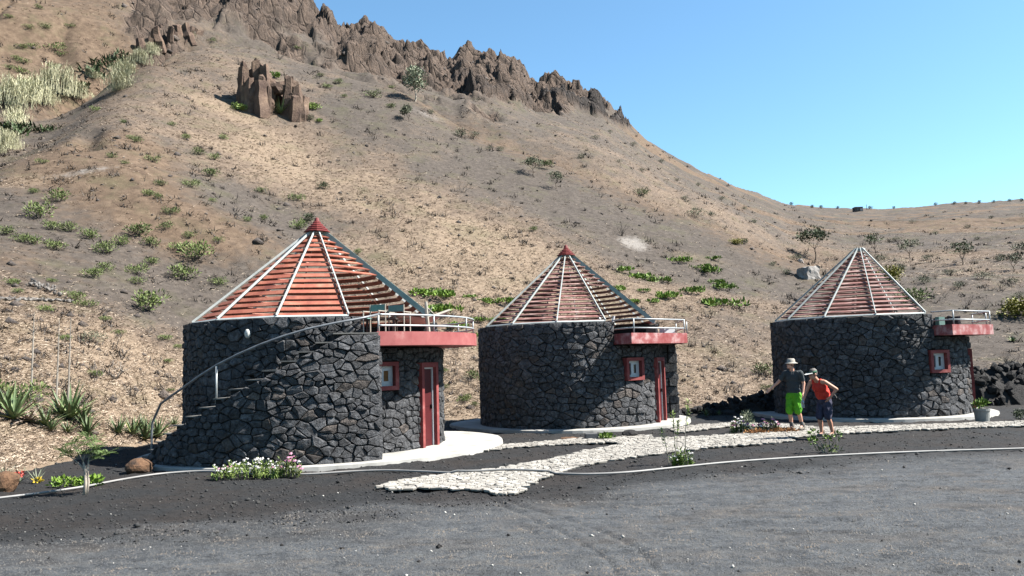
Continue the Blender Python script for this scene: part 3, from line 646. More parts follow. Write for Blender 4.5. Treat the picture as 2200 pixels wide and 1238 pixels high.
# ------------------------------------------------------------------ huts
def hut(P):
    rng = random.Random(P['seed']); Rw, top = P['R'], P['top']
    a, _ = az_t(*P['axis']); C = Vector((P['D'] * math.sin(a), P['D'] * math.cos(a), 0.0))
    H = empty('stone_hut', C, -a); tag(H, P['label'], 'hut', 'round stone huts with slatted roofs')
    P['obj'] = H; P['C'] = C; P['psi'] = -a
    deg = R
    w0, w1, wz0, wz1 = deg(P['win'][0]), deg(P['win'][1]), P['win'][2], P['win'][3]
    d0, d1, dz = deg(P['door'][0]), deg(P['door'][1]), P['door'][2]
    n0, n1 = deg(P['notch'][0]), deg(P['notch'][1]); floor_z = P['floor']
    cuts = [(w0, w1, wz0, wz1), (d0, d1, -1, dz), (n0, n1, floor_z - .28, 9)]
    wall = round_wall(Rw - .05, Rw - .36, top, cuts).build('wall', M['mortar'], H)
    band = .11 / Rw
    rects = [((w0 - band) * Rw, (w1 + band) * Rw, wz0 - .11, wz1 + .11), ((d0 - band) * Rw, (d1 + band) * Rw, -1, dz + .12), (n0 * Rw, n1 * Rw, floor_z - .30, 9)]
    cells = stone_cells((-math.pi * Rw, math.pi * Rw, .0, top + .02), *P['stone'], rng, rects)
    if P.get('stair'):
        S = P['stair']; k = (S['z1']) / (R(S['p1']) - R(S['p0'])) / Rw
        cells = [c for c in cells if not (R(S['p0']) < c[0][0] / Rw < R(S['p1'] + 2) and max(p[1] for p in c) < (c[0][0] / Rw - R(S['p0'])) * k * Rw - .25)]
    lay_stones(wall, cells, Rw, rng, P['budget'], lambda p: abs(p) < R(80), M['basalt'])
    # terrace floor
    b = MB(); n = 48
    b.add([polar(2 * math.pi * i / n, Rw - .355, floor_z) for i in range(n)], [tuple(range(n))]); b.build('terrace_floor', M['terrace'], H)
    # window
    wc = (w0 + w1) / 2; hw = (w1 - w0) / 2 * Rw; o, m = frame_at(wc, Rw); o.z = 0
    def at(o, m, x, y, z): return o + m @ Vector((x, y, z))
    b = MB(); t = .095
    b.box(at(o, m, -hw - t / 2, -.02, (wz0 + wz1) / 2), (t, .24, wz1 - wz0), m); b.box(at(o, m, hw + t / 2, -.02, (wz0 + wz1) / 2), (t, .24, wz1 - wz0), m)
    b.box(at(o, m, 0, -.02, wz1 + t / 2), (2 * hw + 2 * t, .24, t), m); b.box(at(o, m, 0, -.02, wz0 - t / 2), (2 * hw + 2 * t, .24, t), m)
    b.build('window_surround', M['frame_red'], H)
    b = MB(); f = .066; zc, hh = (wz0 + wz1) / 2, wz1 - wz0
    b.box(at(o, m, -hw + f / 2, -.06, zc), (f, .06, hh), m); b.box(at(o, m, hw - f / 2, -.06, zc), (f, .06, hh), m)
    b.box(at(o, m, 0, -.06, wz1 - f / 2), (2 * hw - 2 * f, .06, f), m); b.box(at(o, m, 0, -.06, wz0 + f / 2), (2 * hw - 2 * f, .06, f), m)
    b.box(at(o, m, -hw * .12, -.06, zc), (f, .055, hh - 2 * f), m)
    win = b.build('window', M['white_paint'], H)
    b = MB(); b.box(at(o, m, -hw * .55, -.075, zc), (hw * .82 - f, .01, hh - 2 * f), m); b.build('pane', M['glass_dark'], win)
    b = MB(); x0, x1 = -hw * .12 + f / 2, hw - f; xc = (x0 + x1) / 2
    for xx in (x0 + .02, x1 - .02): b.box(at(o, m, xx, -.05, zc), (.04, .03, hh - 2 * f), m)
    for zz in (wz0 + f + .02, wz1 - f - .02): b.box(at(o, m, xc, -.05, zz), (x1 - x0 - .08, .03, .04), m)
    b.build('sash', M['white_paint'], win)
    b = MB(); b.box(at(o, m, xc, -.062, zc), (x1 - x0 - .05, .008, hh - 2 * f - .05), m); b.build('pane', M[P['pane']], win)
    # door
    dc = (d0 + d1) / 2; hd = (d1 - d0) / 2 * Rw; o, m = frame_at(dc, Rw); o.z = 0; t = .115
    b = MB()
    for s in (-1, 1): b.box(at(o, m, s * (hd + t / 2), -.03, dz / 2 + .03), (t, .24, dz - .06), m)
    b.box(at(o, m, 0, -.03, dz + t / 2), (2 * hd + 2 * t, .24, t), m); b.build('door_surround', M['frame_red'], H)
    b = MB(); f = .04
    for s in (-1, 1): b.box(at(o, m, s * (hd - f / 2), -.035, dz / 2 + .03), (f, .07, dz - .06), m)
    b.box(at(o, m, 0, -.035, dz - f / 2), (2 * hd - 2 * f, .07, f), m); b.build('door_frame', M['white_paint'], H)
    b = MB(); b.box(at(o, m, 0, -.052, (dz - f) / 2 + .035), (2 * hd - 2 * f, .04, dz - f - .07), m)
    for zz in (.55, 1.35): b.box(at(o, m, 0, -.03, zz), (2 * hd - 2 * f - .22, .012, .62), m)
    door = b.build('door', M['door_red'], H)
    b = MB(); b.box(at(o, m, hd - f - .07, -.01, 1.02), (.03, .06, .10), m); b.build('handle', M['black_plastic'], door)
    # balcony
    Bq = P['balc']; p0, p1, ro, ns = deg(Bq['p0']), deg(Bq['p1']), Bq['ro'], Bq['n']
    b = MB(); zt, zb = floor_z + .03, floor_z - .27; ring = [p0 + (p1 - p0) * i / ns for i in range(ns + 1)]; ri = Rw - .30
    for i in range(ns):
        q0, q1 = ring[i], ring[i + 1]
        v = [polar(q0, ri, zb), polar(q1, ri, zb), polar(q1, ro, zb), polar(q0, ro, zb), polar(q0, ri, zt), polar(q1, ri, zt), polar(q1, ro, zt), polar(q0, ro, zt)]
        fs = [(0, 1, 2, 3), (7, 6, 5, 4), (3, 2, 6, 7), (1, 0, 4, 5)]
        if i == 0: fs.append((0, 3, 7, 4))
        if i == ns - 1: fs.append((2, 1, 5, 6))
        b.add(v, fs)
    balc = b.build('balcony', M[Bq['mat']], H)
    b = MB(); rr = ro - .07; seg = [p0 + (p1 - p0) * i / (ns * 6 if ns > 3 else ns * 1) for i in range((ns * 6 if ns > 3 else ns) + 1)]
    seg[0] += .02; seg[-1] -= .02
    k = lambda q: rr
    hi, lo = zt + Bq['rail'], zt + Bq['rail'] * .36
    for z in (hi, lo): b.tube([polar(q, rr, z) for q in seg], .022, 8)
    rl = b.build('railing', M['galv'], balc, smooth=True)
    for q in Bq['posts']:
        b = MB(); b.tube([polar(deg(q), rr, zt), polar(deg(q), rr, hi)], .02, 8); b.build('railing_post', M['galv'], balc, smooth=True)
    if 'side_rail' in Bq:
        b = MB()
        for z in (hi, lo): b.tube([polar(p0 + .02, rr, z), polar(p0 + .02, Rw - .1, z)], .02, 8)
        b.build('side_rail', M['galv'], balc, smooth=True)
    # roof
    Q = P['roof']; r0, r1, z0, z1, nr = Q['r0'], .10, top + .03, Q['z1'], Q['rows']
    b = MB(); rg = [R(i * 30 + Q['rib']) for i in range(13)]; lo_n, hi_n = deg(Q['open'][0]), deg(Q['open'][1])
    for i in range(12):
        q = (rg[i] + rg[i + 1]) / 2; q = (q + math.pi) % (2 * math.pi) - math.pi
        if lo_n < q < hi_n: continue
        b.tube([polar(rg[i], r0 + .03, z0 + .01), polar(rg[i + 1], r0 + .03, z0 + .01)], .035, 4)
    roof = b.build('roof', M['rib_pale'], H)
    b = MB(); b.lathe([(.05, z1 - .05), (.17, z1 - .05), (.17, z1 + .04), (.05, z1 + .04), (.05, z1 - .05)], 12); b.build('top_ring', M['rib_pale'], roof)
    sl = math.atan2(z1 - z0, r0 - r1); L = math.hypot(z1 - z0, r0 - r1); u = Vector((0, math.cos(sl), math.sin(sl))); nn = Vector((0, -math.sin(sl), math.cos(sl)))
    b = MB(); rot = Matrix((Vector((1, 0, 0)), u, nn)).transposed(); mid = Vector((0, -(r0 + r1) / 2, (z0 + z1) / 2))
    b.box(mid + nn * .055, (Q['ribw'], L, .05), rot); rib_me = b.mesh('rib', M['rib_pale'])
    b = MB(); b.box(mid + nn * .03, (Q['ribw'] * 1.5, L, .13), rot); edge_me = b.mesh('edge_rib', M['rib_teal'])
    for i in range(12):
        q = (rg[i] + math.pi) % (2 * math.pi) - math.pi
        if lo_n + .05 < q < hi_n - .05: continue
        link('rib', edge_me if abs(q - hi_n) < .02 and Q['open'][2] < 1 else rib_me, roof, rz=rg[i])
    def slat(fr, half, tau, w, tk=.022):
        rr_, z = r0 + (r1 - r0) * fr, z0 + (z1 - z0) * fr; base = rr_ * math.cos(half)
        wd = (math.cos(tau), -math.sin(tau)); nv = (math.sin(tau), math.cos(tau)); v = []
        for sw in (-.5, .5):
            for sn in (-.5, .5):
                oo, zz = base + sw * w * wd[0] + sn * tk * nv[0], z - .02 + sw * w * wd[1] + sn * tk * nv[1]
                hl = oo * math.tan(half) - .006
                v += [(-hl, -oo, zz), (hl, -oo, zz)]
        return v, [(0, 1, 3, 2), (4, 6, 7, 5), (0, 4, 5, 1), (2, 3, 7, 6), (0, 2, 6, 4), (1, 5, 7, 3)]
    sm = M[Q['mat']]; var = 3
    for j in range(nr):
        fr = (j + .45) / (nr + .35); ms = []
        for kx in range(var):
            v, f = slat(fr + rng.uniform(-.004, .004), R(15), R(Q['tau'] + rng.uniform(-5, 5)), Q['w'] * (1 - .12 * fr)); b = MB(); b.add(v, f); ms.append(b.mesh('slat', sm))
        for i in range(12):
            q = (rg[i] + R(15) + math.pi) % (2 * math.pi) - math.pi
            if lo_n < q < hi_n: continue
            if rng.random() < Q.get('lost', .0): continue
            link('slat', ms[rng.randrange(var)], roof, rz=q)
        if fr > Q['open'][2]:
            v, f = slat(fr, R(30), R(Q['tau'] * .55), Q['w'] * 1.15); b = MB(); b.add(v, f); b.build('slat', sm, roof, rz=(lo_n + hi_n) / 2)
    if Q.get('cap'):
        ch, cr = Q['cap']; b = MB(); nt = 5
        for i in range(nt):
            k0, k1 = i / nt, (i + 1) / nt; ra, rb = cr * (1 - .86 * k0), cr * (1 - .86 * k1); za, zb = z1 - .02 + ch * k0, z1 - .02 + ch * k1
            b.lathe([(ra * .6, za), (ra, za), (ra, za + .025), (rb * .82, zb), (rb * .5, zb)], 12)
        b.lathe([(.07, z1 + ch - .03), (.05, z1 + ch + .05), (0.001, z1 + ch + .07)], 10)
        cap = b.build('roof_cap', M['cap_red'], roof)
    # apron
    b = MB(); n = 72; ra = P['apron']
    ringr = [float(np.interp((math.degrees(t_) + 180) % 360 - 180, *np.array(ra).T)) + .03 * math.sin(3 * t_) + .03 * math.sin(7 * t_ + 1) for t_ in [2 * math.pi * i / n for i in range(n)]]
    tp = [polar(2 * math.pi * i / n, ringr[i] - .02, .085) for i in range(n)]; md = [polar(2 * math.pi * i / n, ringr[i], .07) for i in range(n)]; bt = [polar(2 * math.pi * i / n, ringr[i] + .02, -.06) for i in range(n)]
    b.add(tp + md + bt, [tuple(range(n))] + [(n + i, n + (i + 1) % n, (i + 1) % n, i) for i in range(n)] + [(2 * n + i, 2 * n + (i + 1) % n, n + (i + 1) % n, n + i) for i in range(n)])
    ap = b.build('concrete_apron', M['concrete'], None, C, -a); tag(ap, P['apron_label'], kind='structure')
    # staircase
    if P.get('stair'):
        S = P['stair']; q0, q1, q2, ns, rs, zt = R(S['p0']), R(S['p1']), R(S['p2']), S['n'], S['rs'], S['z1']
        b = MB(); ri = Rw - .04; dq = (q1 - q0) / ns; edges = [q0 + dq * i for i in range(ns + 1)] + [q2]; sg = 1 if q1 > q0 else -1
        hs = [zt * (i + 1) / ns for i in range(ns)] + [zt]
        for i in range(len(hs)):
            e0, e1 = edges[i], edges[i + 1]; h = hs[i]; hp = hs[i - 1] if i else 0.0
            sub = 3
            for j in range(sub):
                f0, f1 = e0 + (e1 - e0) * j / sub, e0 + (e1 - e0) * (j + 1) / sub
                if sg < 0: f0, f1 = f1, f0
                b.add([polar(f0, rs - .05, 0), polar(f1, rs - .05, 0), polar(f1, rs - .05, h), polar(f0, rs - .05, h), polar(f0, ri, h), polar(f1, ri, h)], [(0, 1, 2, 3), (3, 2, 5, 4)])
            b.add([polar(e0, rs - .05, hp), polar(e0, rs - .05, h), polar(e0, ri, h), polar(e0, ri, hp)], [(0, 1, 2, 3)])
        b.add([polar(q2, rs - .05, 0), polar(q2, ri, 0), polar(q2, ri, zt), polar(q2, rs - .05, zt)], [(0, 1, 2, 3)])
        st = b.build('staircase', M['mortar'], H)
        for i in range(len(hs)):
            e0, e1 = edges[i] - sg * .006, edges[i + 1]; h = hs[i]; b = MB(); v = []
            for z in (h - .012, h + .016):
                v += [polar(e0, rs + .012, z), polar(e1, rs + .012, z), polar(e1, ri, z), polar(e0, ri, z)]
            b.add(v, [(0, 1, 5, 4), (1, 2, 6, 5), (2, 3, 7, 6), (3, 0, 4, 7), (4, 5, 6, 7), (3, 2, 1, 0)]); b.build('tread', M['tread'], st)
        lo, hi = min(q0, q2), max(q0, q2); slope = zt / ((q1 - q0) * rs)
        # stones stay below the stepped line
        hal = [(-slope, 1, -slope * q0 * rs + .0 + zt / ns * .3)]
        cl = stone_cells((lo * rs, hi * rs, 0, zt - .03), *P['stone'], rng, (), hal)
        lay_stones(st, cl, rs, rng, S['budget'], lambda p: abs(p) < R(80), M['basalt'])
        # end face of the stair block
        b = MB(); zc = 0.05
        while zc < zt - .1:
            hgt = rng.uniform(.2, .34); g = 2 if rng.random() < .7 else 1
            for kx in range(g):
                x0, x1 = Rw + .02 + (rs - Rw) * kx / g, Rw + .02 + (rs - Rw) * (kx + 1) / g - .02; pr = rng.uniform(.03, .07)
                y = sg * .0
                c = polar(q2, (x0 + x1) / 2, min(zc + hgt / 2, zt - .08)); tg = Vector((math.cos(q2), math.sin(q2), 0)); od = Vector((math.sin(q2), -math.cos(q2), 0))
                rm = Matrix((tg, od, Vector((0, 0, 1)))).transposed()
                b2 = MB(); b2.box((0, 0, 0), (2 * pr, x1 - x0 - .02, hgt - .03), rm); b.add([Vector(p) + c + Vector((rng.uniform(-.015, .015), rng.uniform(-.015, .015), rng.uniform(-.02, .02))) for p in b2.V], b2.F)
            zc += hgt
        tag(b.build('end_stones', M['basalt'], st), kind='stuff')
    return H

def to_local(P, p):
    return Matrix.Rotation(-P['psi'], 4, 'Z') @ (Vector(p) - P['C'])
def on_cylinder(P, rad, px, py):
    """near point of the sight line on a cylinder round the hut's axis, in hut coordinates"""
    d = ray(px, py); ox, oy = EYE[0] - P['C'].x, EYE[1] - P['C'].y
    A = d[0] ** 2 + d[1] ** 2; B = ox * d[0] + oy * d[1]; Cc = ox * ox + oy * oy - rad * rad; D = B * B - A * Cc
    k = (-B - math.sqrt(max(D, 0))) / A
    return to_local(P, EYE + d * k)

HUT1 = dict(seed=11, R=3.15, D=21.3, axis=(683, 800), top=3.14, floor=2.75, win=(22.0, 32.0, 1.58, 2.03), door=(49, 60, 1.97), notch=(18, 96), stone=(.21, .14), budget=165,
            label='largest round black stone hut, with bright red slatted roof and outside stair', pane='curtain', apron=[(-180, 3.7), (-100, 3.75), (-70, 4.35), (-50, 4.42), (20, 4.45), (55, 4.7), (90, 4.75), (130, 4.2), (180, 3.7)], apron_label='pale concrete apron around the hut with the outside stair',
            balc=dict(p0=17.6, p1=150, ro=4.08, n=22, mat='balcony_red', rail=.37, posts=[18.5, 40, 62, 84, 106, 128, 148]),
            roof=dict(r0=2.98, z1=5.56, rows=16, rib=13, open=(13, 73, .50), mat='slat_red', tau=38, w=.138, ribw=.028, cap=(.30, .33)),
            stair=dict(p0=-64, p1=9.5, p2=17.5, n=15, rs=4.2, z1=2.74, budget=140))
HUT2 = dict(seed=12, R=2.88, D=26.1, axis=(1225, 800), top=3.10, floor=2.72, win=(35, 45.2, 1.49, 1.96), door=(63, 78, 1.92), notch=(27, 96), stone=(.245, .16), budget=290,
            label='round black stone hut with red cap and faded slats, between the two other huts', pane='glass_dark', apron=[(-180, 3.6), (-90, 3.9), (-40, 3.35), (30, 3.35), (70, 3.7), (110, 3.9), (180, 3.7)], apron_label='pale concrete apron around the middle hut',
            balc=dict(p0=27, p1=110, ro=3.84, n=2, mat='balcony_worn', rail=.40, posts=[29, 68, 90, 108], side_rail=1),
            roof=dict(r0=2.72, z1=5.44, rows=17, rib=23, open=(23, 83, .54), mat='slat_faded', tau=22, w=.135, ribw=.024, cap=(.27, .30)),
            stair=dict(p0=190, p1=100, p2=94, n=15, rs=3.42, z1=2.42, budget=20))
HUT3 = dict(seed=13, R=2.93, D=29.1, axis=(1864, 790), top=3.08, floor=2.72, win=(36, 45.8, 1.45, 1.93), door=(78, 92, 1.92), notch=(39, 105), stone=(.245, .16), budget=290,
            label='round black stone hut with capless open roof, behind the two walkers', pane='glass_dark', apron=[(-180, 3.6), (-90, 3.75), (-40, 3.4), (40, 3.35), (90, 3.7), (180, 3.6)], apron_label='pale concrete apron around the hut behind the walkers',
            balc=dict(p0=39, p1=116, ro=3.66, n=2, mat='balcony_worn', rail=.40, posts=[41, 77, 98, 114], side_rail=1),
            roof=dict(r0=2.78, z1=5.42, rows=17, rib=6.6, open=(36.6, 156.6, 2.0), mat='slat_faded', tau=22, w=.135, ribw=.024))
for P in (HUT1, HUT2, HUT3): hut(P)
# the handrail of the outside stair
b = MB(); pts = [on_cylinder(HUT1, 4.12, *p) for p in ((331, 880), (345, 868), (366, 852), (391, 835), (427, 809), (465, 785), (510, 762), (560, 740), (610, 722), (660, 707), (720, 694), (776, 684))]
foot = on_cylinder(HUT1, 4.12, 331, 880)
low = [Vector((foot.x - .04, foot.y, z)) for z in (.02, .4, .75)]
pts = low + [Vector((foot.x - .03, foot.y, .95))] + pts[1:]
q0 = polar(R(18.5), 4.01, 2.78 + .37); pts.append(q0)
b.tube(pts, .026, 8); hr = b.build('handrail', M['pipe_dark'], HUT1['obj'], smooth=True)
b = MB(); p = on_cylinder(HUT1, 4.12, 465, 785); b.tube([p, (p.x, p.y, p.z - .80)], .022, 8); b.build('handrail_post', M['galv'], HUT1['obj'], smooth=True)
# wall lamp
p = on_cylinder(HUT1, 3.24, 530, 717); o_, m_ = frame_at(math.atan2(p.x, -p.y), 3.21, p.z)
b = MB(); b.lathe([(.005, .045), (.045, .042), (.062, .02), (.066, -.03)], 14, sy=1.6); rot = m_ @ Matrix.Rotation(R(-90), 3, 'X')
b.V = [tuple(rot @ Vector(v) + o_) for v in b.V]; b.build('wall_lamp', M['lamp_white'], HUT1['obj'], smooth=True)

# ------------------------------------------------------------------ paths
PATH = [(805, 1048), (850, 1058), (915, 1054), (985, 1056), (1050, 1062), (1092, 1067), (1122, 1059), (1150, 1040), (1190, 1021), (1230, 1010), (1275, 999), (1360, 986), (1420, 977), (1480, 970), (1560, 962),
        (1640, 957), (1708, 951), (1692, 944), (1760, 938), (1850, 932), (2000, 925), (2200, 918), (2420, 911), (2420, 901), (2200, 907), (2000, 914), (1900, 917), (1760, 921), (1700, 924), (1640, 933), (1560, 937), (1480, 941), (1400, 944),
        (1400, 938), (1330, 940), (1240, 945), (1130, 955), (1040, 962), (1030, 972), (1150, 961), (1250, 956), (1320, 953), (1335, 958), (1280, 966), (1180, 990), (1100, 1005), (1000, 1018), (900, 1030), (850, 1038)]
PATH2 = [(1455, 932), (1560, 920), (1640, 920), (1700, 924), (1760, 921), (1700, 914), (1560, 911), (1490, 916), (1440, 924)]
def inside(p, poly):
    c = False
    for i in range(len(poly)):
        (x1, y1), (x2, y2) = poly[i], poly[i - 1]
        if (y1 > p[1]) != (y2 > p[1]) and p[0] < (x2 - x1) * (p[1] - y1) / (y2 - y1) + x1: c = not c
    return c
prng = random.Random(5); PG = [[tuple(gpt(*p)[:2]) for p in q] for q in (PATH, PATH2)]
allp = []; cs = .14
xs = [p[0] for q in PG for p in q]; ys = [p[1] for q in PG for p in q]
pts = []
for iy in range(int((max(ys) - min(ys)) / cs) + 3):
    for ix in range(int((max(xs) - min(xs)) / cs) + 3):
        p = (min(xs) - cs + (ix + .5 * (iy % 2) + prng.uniform(-.4, .4)) * cs, min(ys) - cs + (iy + prng.uniform(-.4, .4)) * cs)
        if any(inside((p[0] + dx, p[1] + dy), q) for q in PG for dx in (-.3, 0, .3) for dy in (-.3, 0, .3)): pts.append(p)
cells = voronoi(pts, (min(xs) - 1, max(xs) + 1, min(ys) - 1, max(ys) + 1))
rest = MB(); sh = []; bed = MB()
for c, p in zip(cells, pts):
    if not c or not any(inside((p[0] + .0, p[1]), q) for q in PG) or area(c) > .2: continue
    if p[0] > 17: continue
    sh.append((p[1] + .3 * abs(p[0]), c)); bed.add([(x, y, .03) for x, y in c], [tuple(range(len(c)))])
sh.sort(key=lambda t: t[0])
path = tag(bed.build('paved_path', M['paver_bed']), 'cream crazy-paved footpath across the black gravel to the huts', kind='structure')
for i, (k, c) in enumerate(sh):
    g = stone_geo(c, prng, .008, .016, .1)
    if not g: continue
    v, f = g; w = [Vector((s, z, .035 + max(d, -.02))) for s, z, d in v]
    if i < 300:
        cc = sum(w, Vector()) / len(w); b = MB(); b.add([q - cc for q in w], f); b.build('paving_stone', M['paver'], path, cc)
    else: rest.add(w, f)
tag(rest.build('far_paving_stones', M['paver'], path), kind='stuff')

# grit kicked onto the paving
gv, gf = [], []
for i in range(2600):
    c = sh[prng.randrange(len(sh))][1]; x = sum(q[0] for q in c) / len(c) + prng.uniform(-.09, .09); y = sum(q[1] for q in c) / len(c) + prng.uniform(-.09, .09); e = prng.uniform(.004, .013); k = len(gv)
    gv += [(x - e, y, .045), (x + e, y - e, .045), (x, y + e, .045), (x, y, .06 + e)]; gf += [(k, k + 1, k + 3), (k + 1, k + 2, k + 3), (k + 2, k, k + 3)]
tag(link('path_grit', np_mesh('path_grit', gv, gf, M['pebble'])), 'dark grit scattered over the paved path', kind='stuff')

# ------------------------------------------------------------------ hose
HOSE = [(-300, 1100), (-100, 1080), (0, 1069), (90, 1058), (180, 1045), (260, 1030), (340, 1018), (420, 1012), (470, 1013), (560, 1019), (660, 1018), (760, 1012), (830, 1010), (900, 1012), (1000, 1016), (1090, 1013), (1180, 1016), (1260, 1018),
        (1350, 1014), (1450, 1004), (1560, 993), (1700, 983), (1850, 975), (2000, 969), (2200, 963), (2500, 954)]
hp = [gpt(*p, .04) for p in HOSE]; pts = []
def catmull(P, n=6):
    out = []
    for i in range(len(P) - 1):
        p0, p1, p2, p3 = P[max(i - 1, 0)], P[i], P[i + 1], P[min(i + 2, len(P) - 1)]
        for k in range(n):
            t = k / n; out.append(.5 * ((2 * p1) + (-p0 + p2) * t + (2 * p0 - 5 * p1 + 4 * p2 - p3) * t * t + (-p0 + 3 * p1 - 3 * p2 + p3) * t ** 3))
    out.append(P[-1]); return out
hp = catmull(hp)
for q in hp:
    z = .034
    if inside((q[0], q[1]), PG[0]): z = .074
    pts.append((q[0], q[1], z))
b = MB(); b.tube(pts, .02, 8); tag(b.build('garden_hose', M['hose'], smooth=True), 'long pale grey hose lying across gravel and paved path', 'hose')

# ------------------------------------------------------------------ plant builders
def leaves(b, n, c, rad, ln, wd, rng, m=0, up=.3, shell=.35, flat=1.0, zmin=None):
    """n leaf blades spread through an ellipsoid"""
    for _ in range(n):
        while True:
            p = Vector((rng.uniform(-1, 1), rng.uniform(-1, 1), rng.uniform(-1, 1)))
            if shell < p.length < 1: break
        q = Vector((p.x * rad[0], p.y * rad[1], p.z * rad[2])) + Vector(c)
        if zmin is not None and q.z < zmin: q.z = zmin + rng.uniform(0, .08)
        d = (p.normalized() + Vector((rng.uniform(-.7, .7), rng.uniform(-.7, .7), up + rng.uniform(-.5, .5)))).normalized(); d.z *= flat; d.normalize()
        s = d.cross(Vector((rng.uniform(-1, 1), rng.uniform(-1, 1), rng.uniform(-.2, 1)))).normalized(); L, W = ln * rng.uniform(.6, 1.3), wd * rng.uniform(.7, 1.2)
        b.add([q, q + d * L * .5 + s * W, q + d * L, q + d * L * .5 - s * W], [(0, 1, 2, 3)], m)
def blade(b, p, d, L, w, m=0, droop=.35, n=3, fold=.25):
    p, d = Vector(p), Vector(d).normalized(); s = d.cross(Vector((0, 0, 1)))
    s = s.normalized() if s.length > .05 else Vector((1, 0, 0)); v = []; cur = p.copy(); dd = d.copy()
    for i in range(n + 1):
        t = i / n; ww = w * (1 - t) ** .7 * (.75 + .5 * t * (1 - t) * 2) if i < n else .002
        up = s.cross(dd).normalized()
        v += [cur - s * ww, cur - up * ww * fold, cur + s * ww]
        cur = cur + dd * L / n; dd = (dd + Vector((0, 0, -droop / n))).normalized()
    f = []
    for i in range(n):
        k = 3 * i; f += [(k, k + 1, k + 4, k + 3), (k + 1, k + 2, k + 5, k + 4)]
    b.add(v, f, m)
def branch(b, p, d, L, r, lvl, rng, tips, m=0, spread=.6, lift=.12, kids=3, n=5):
    pts, rs = [Vector(p)], [r]; d = Vector(d).normalized(); cur = Vector(p)
    for i in range(3):
        d = (d + Vector((rng.uniform(-.22, .22), rng.uniform(-.22, .22), lift + rng.uniform(-.1, .1)))).normalized()
        cur = cur + d * L / 3; pts.append(cur.copy()); rs.append(r * (1 - .2 * (i + 1)))
    b.tube(pts, rs, n if lvl > 1 else 4, m, cap=False)
    if lvl == 0: tips.append(cur); return
    for k in range(kids):
        a = rng.uniform(0, 2 * math.pi); o = Vector((math.cos(a), math.sin(a), rng.uniform(-.1, .4)))
        s = pts[rng.choice((2, 3, 3))]
        branch(b, s, d * (1 - spread * .5) + o * spread, L * rng.uniform(.6, .8), r * .45, lvl - 1, rng, tips, m, spread, lift, kids, n)

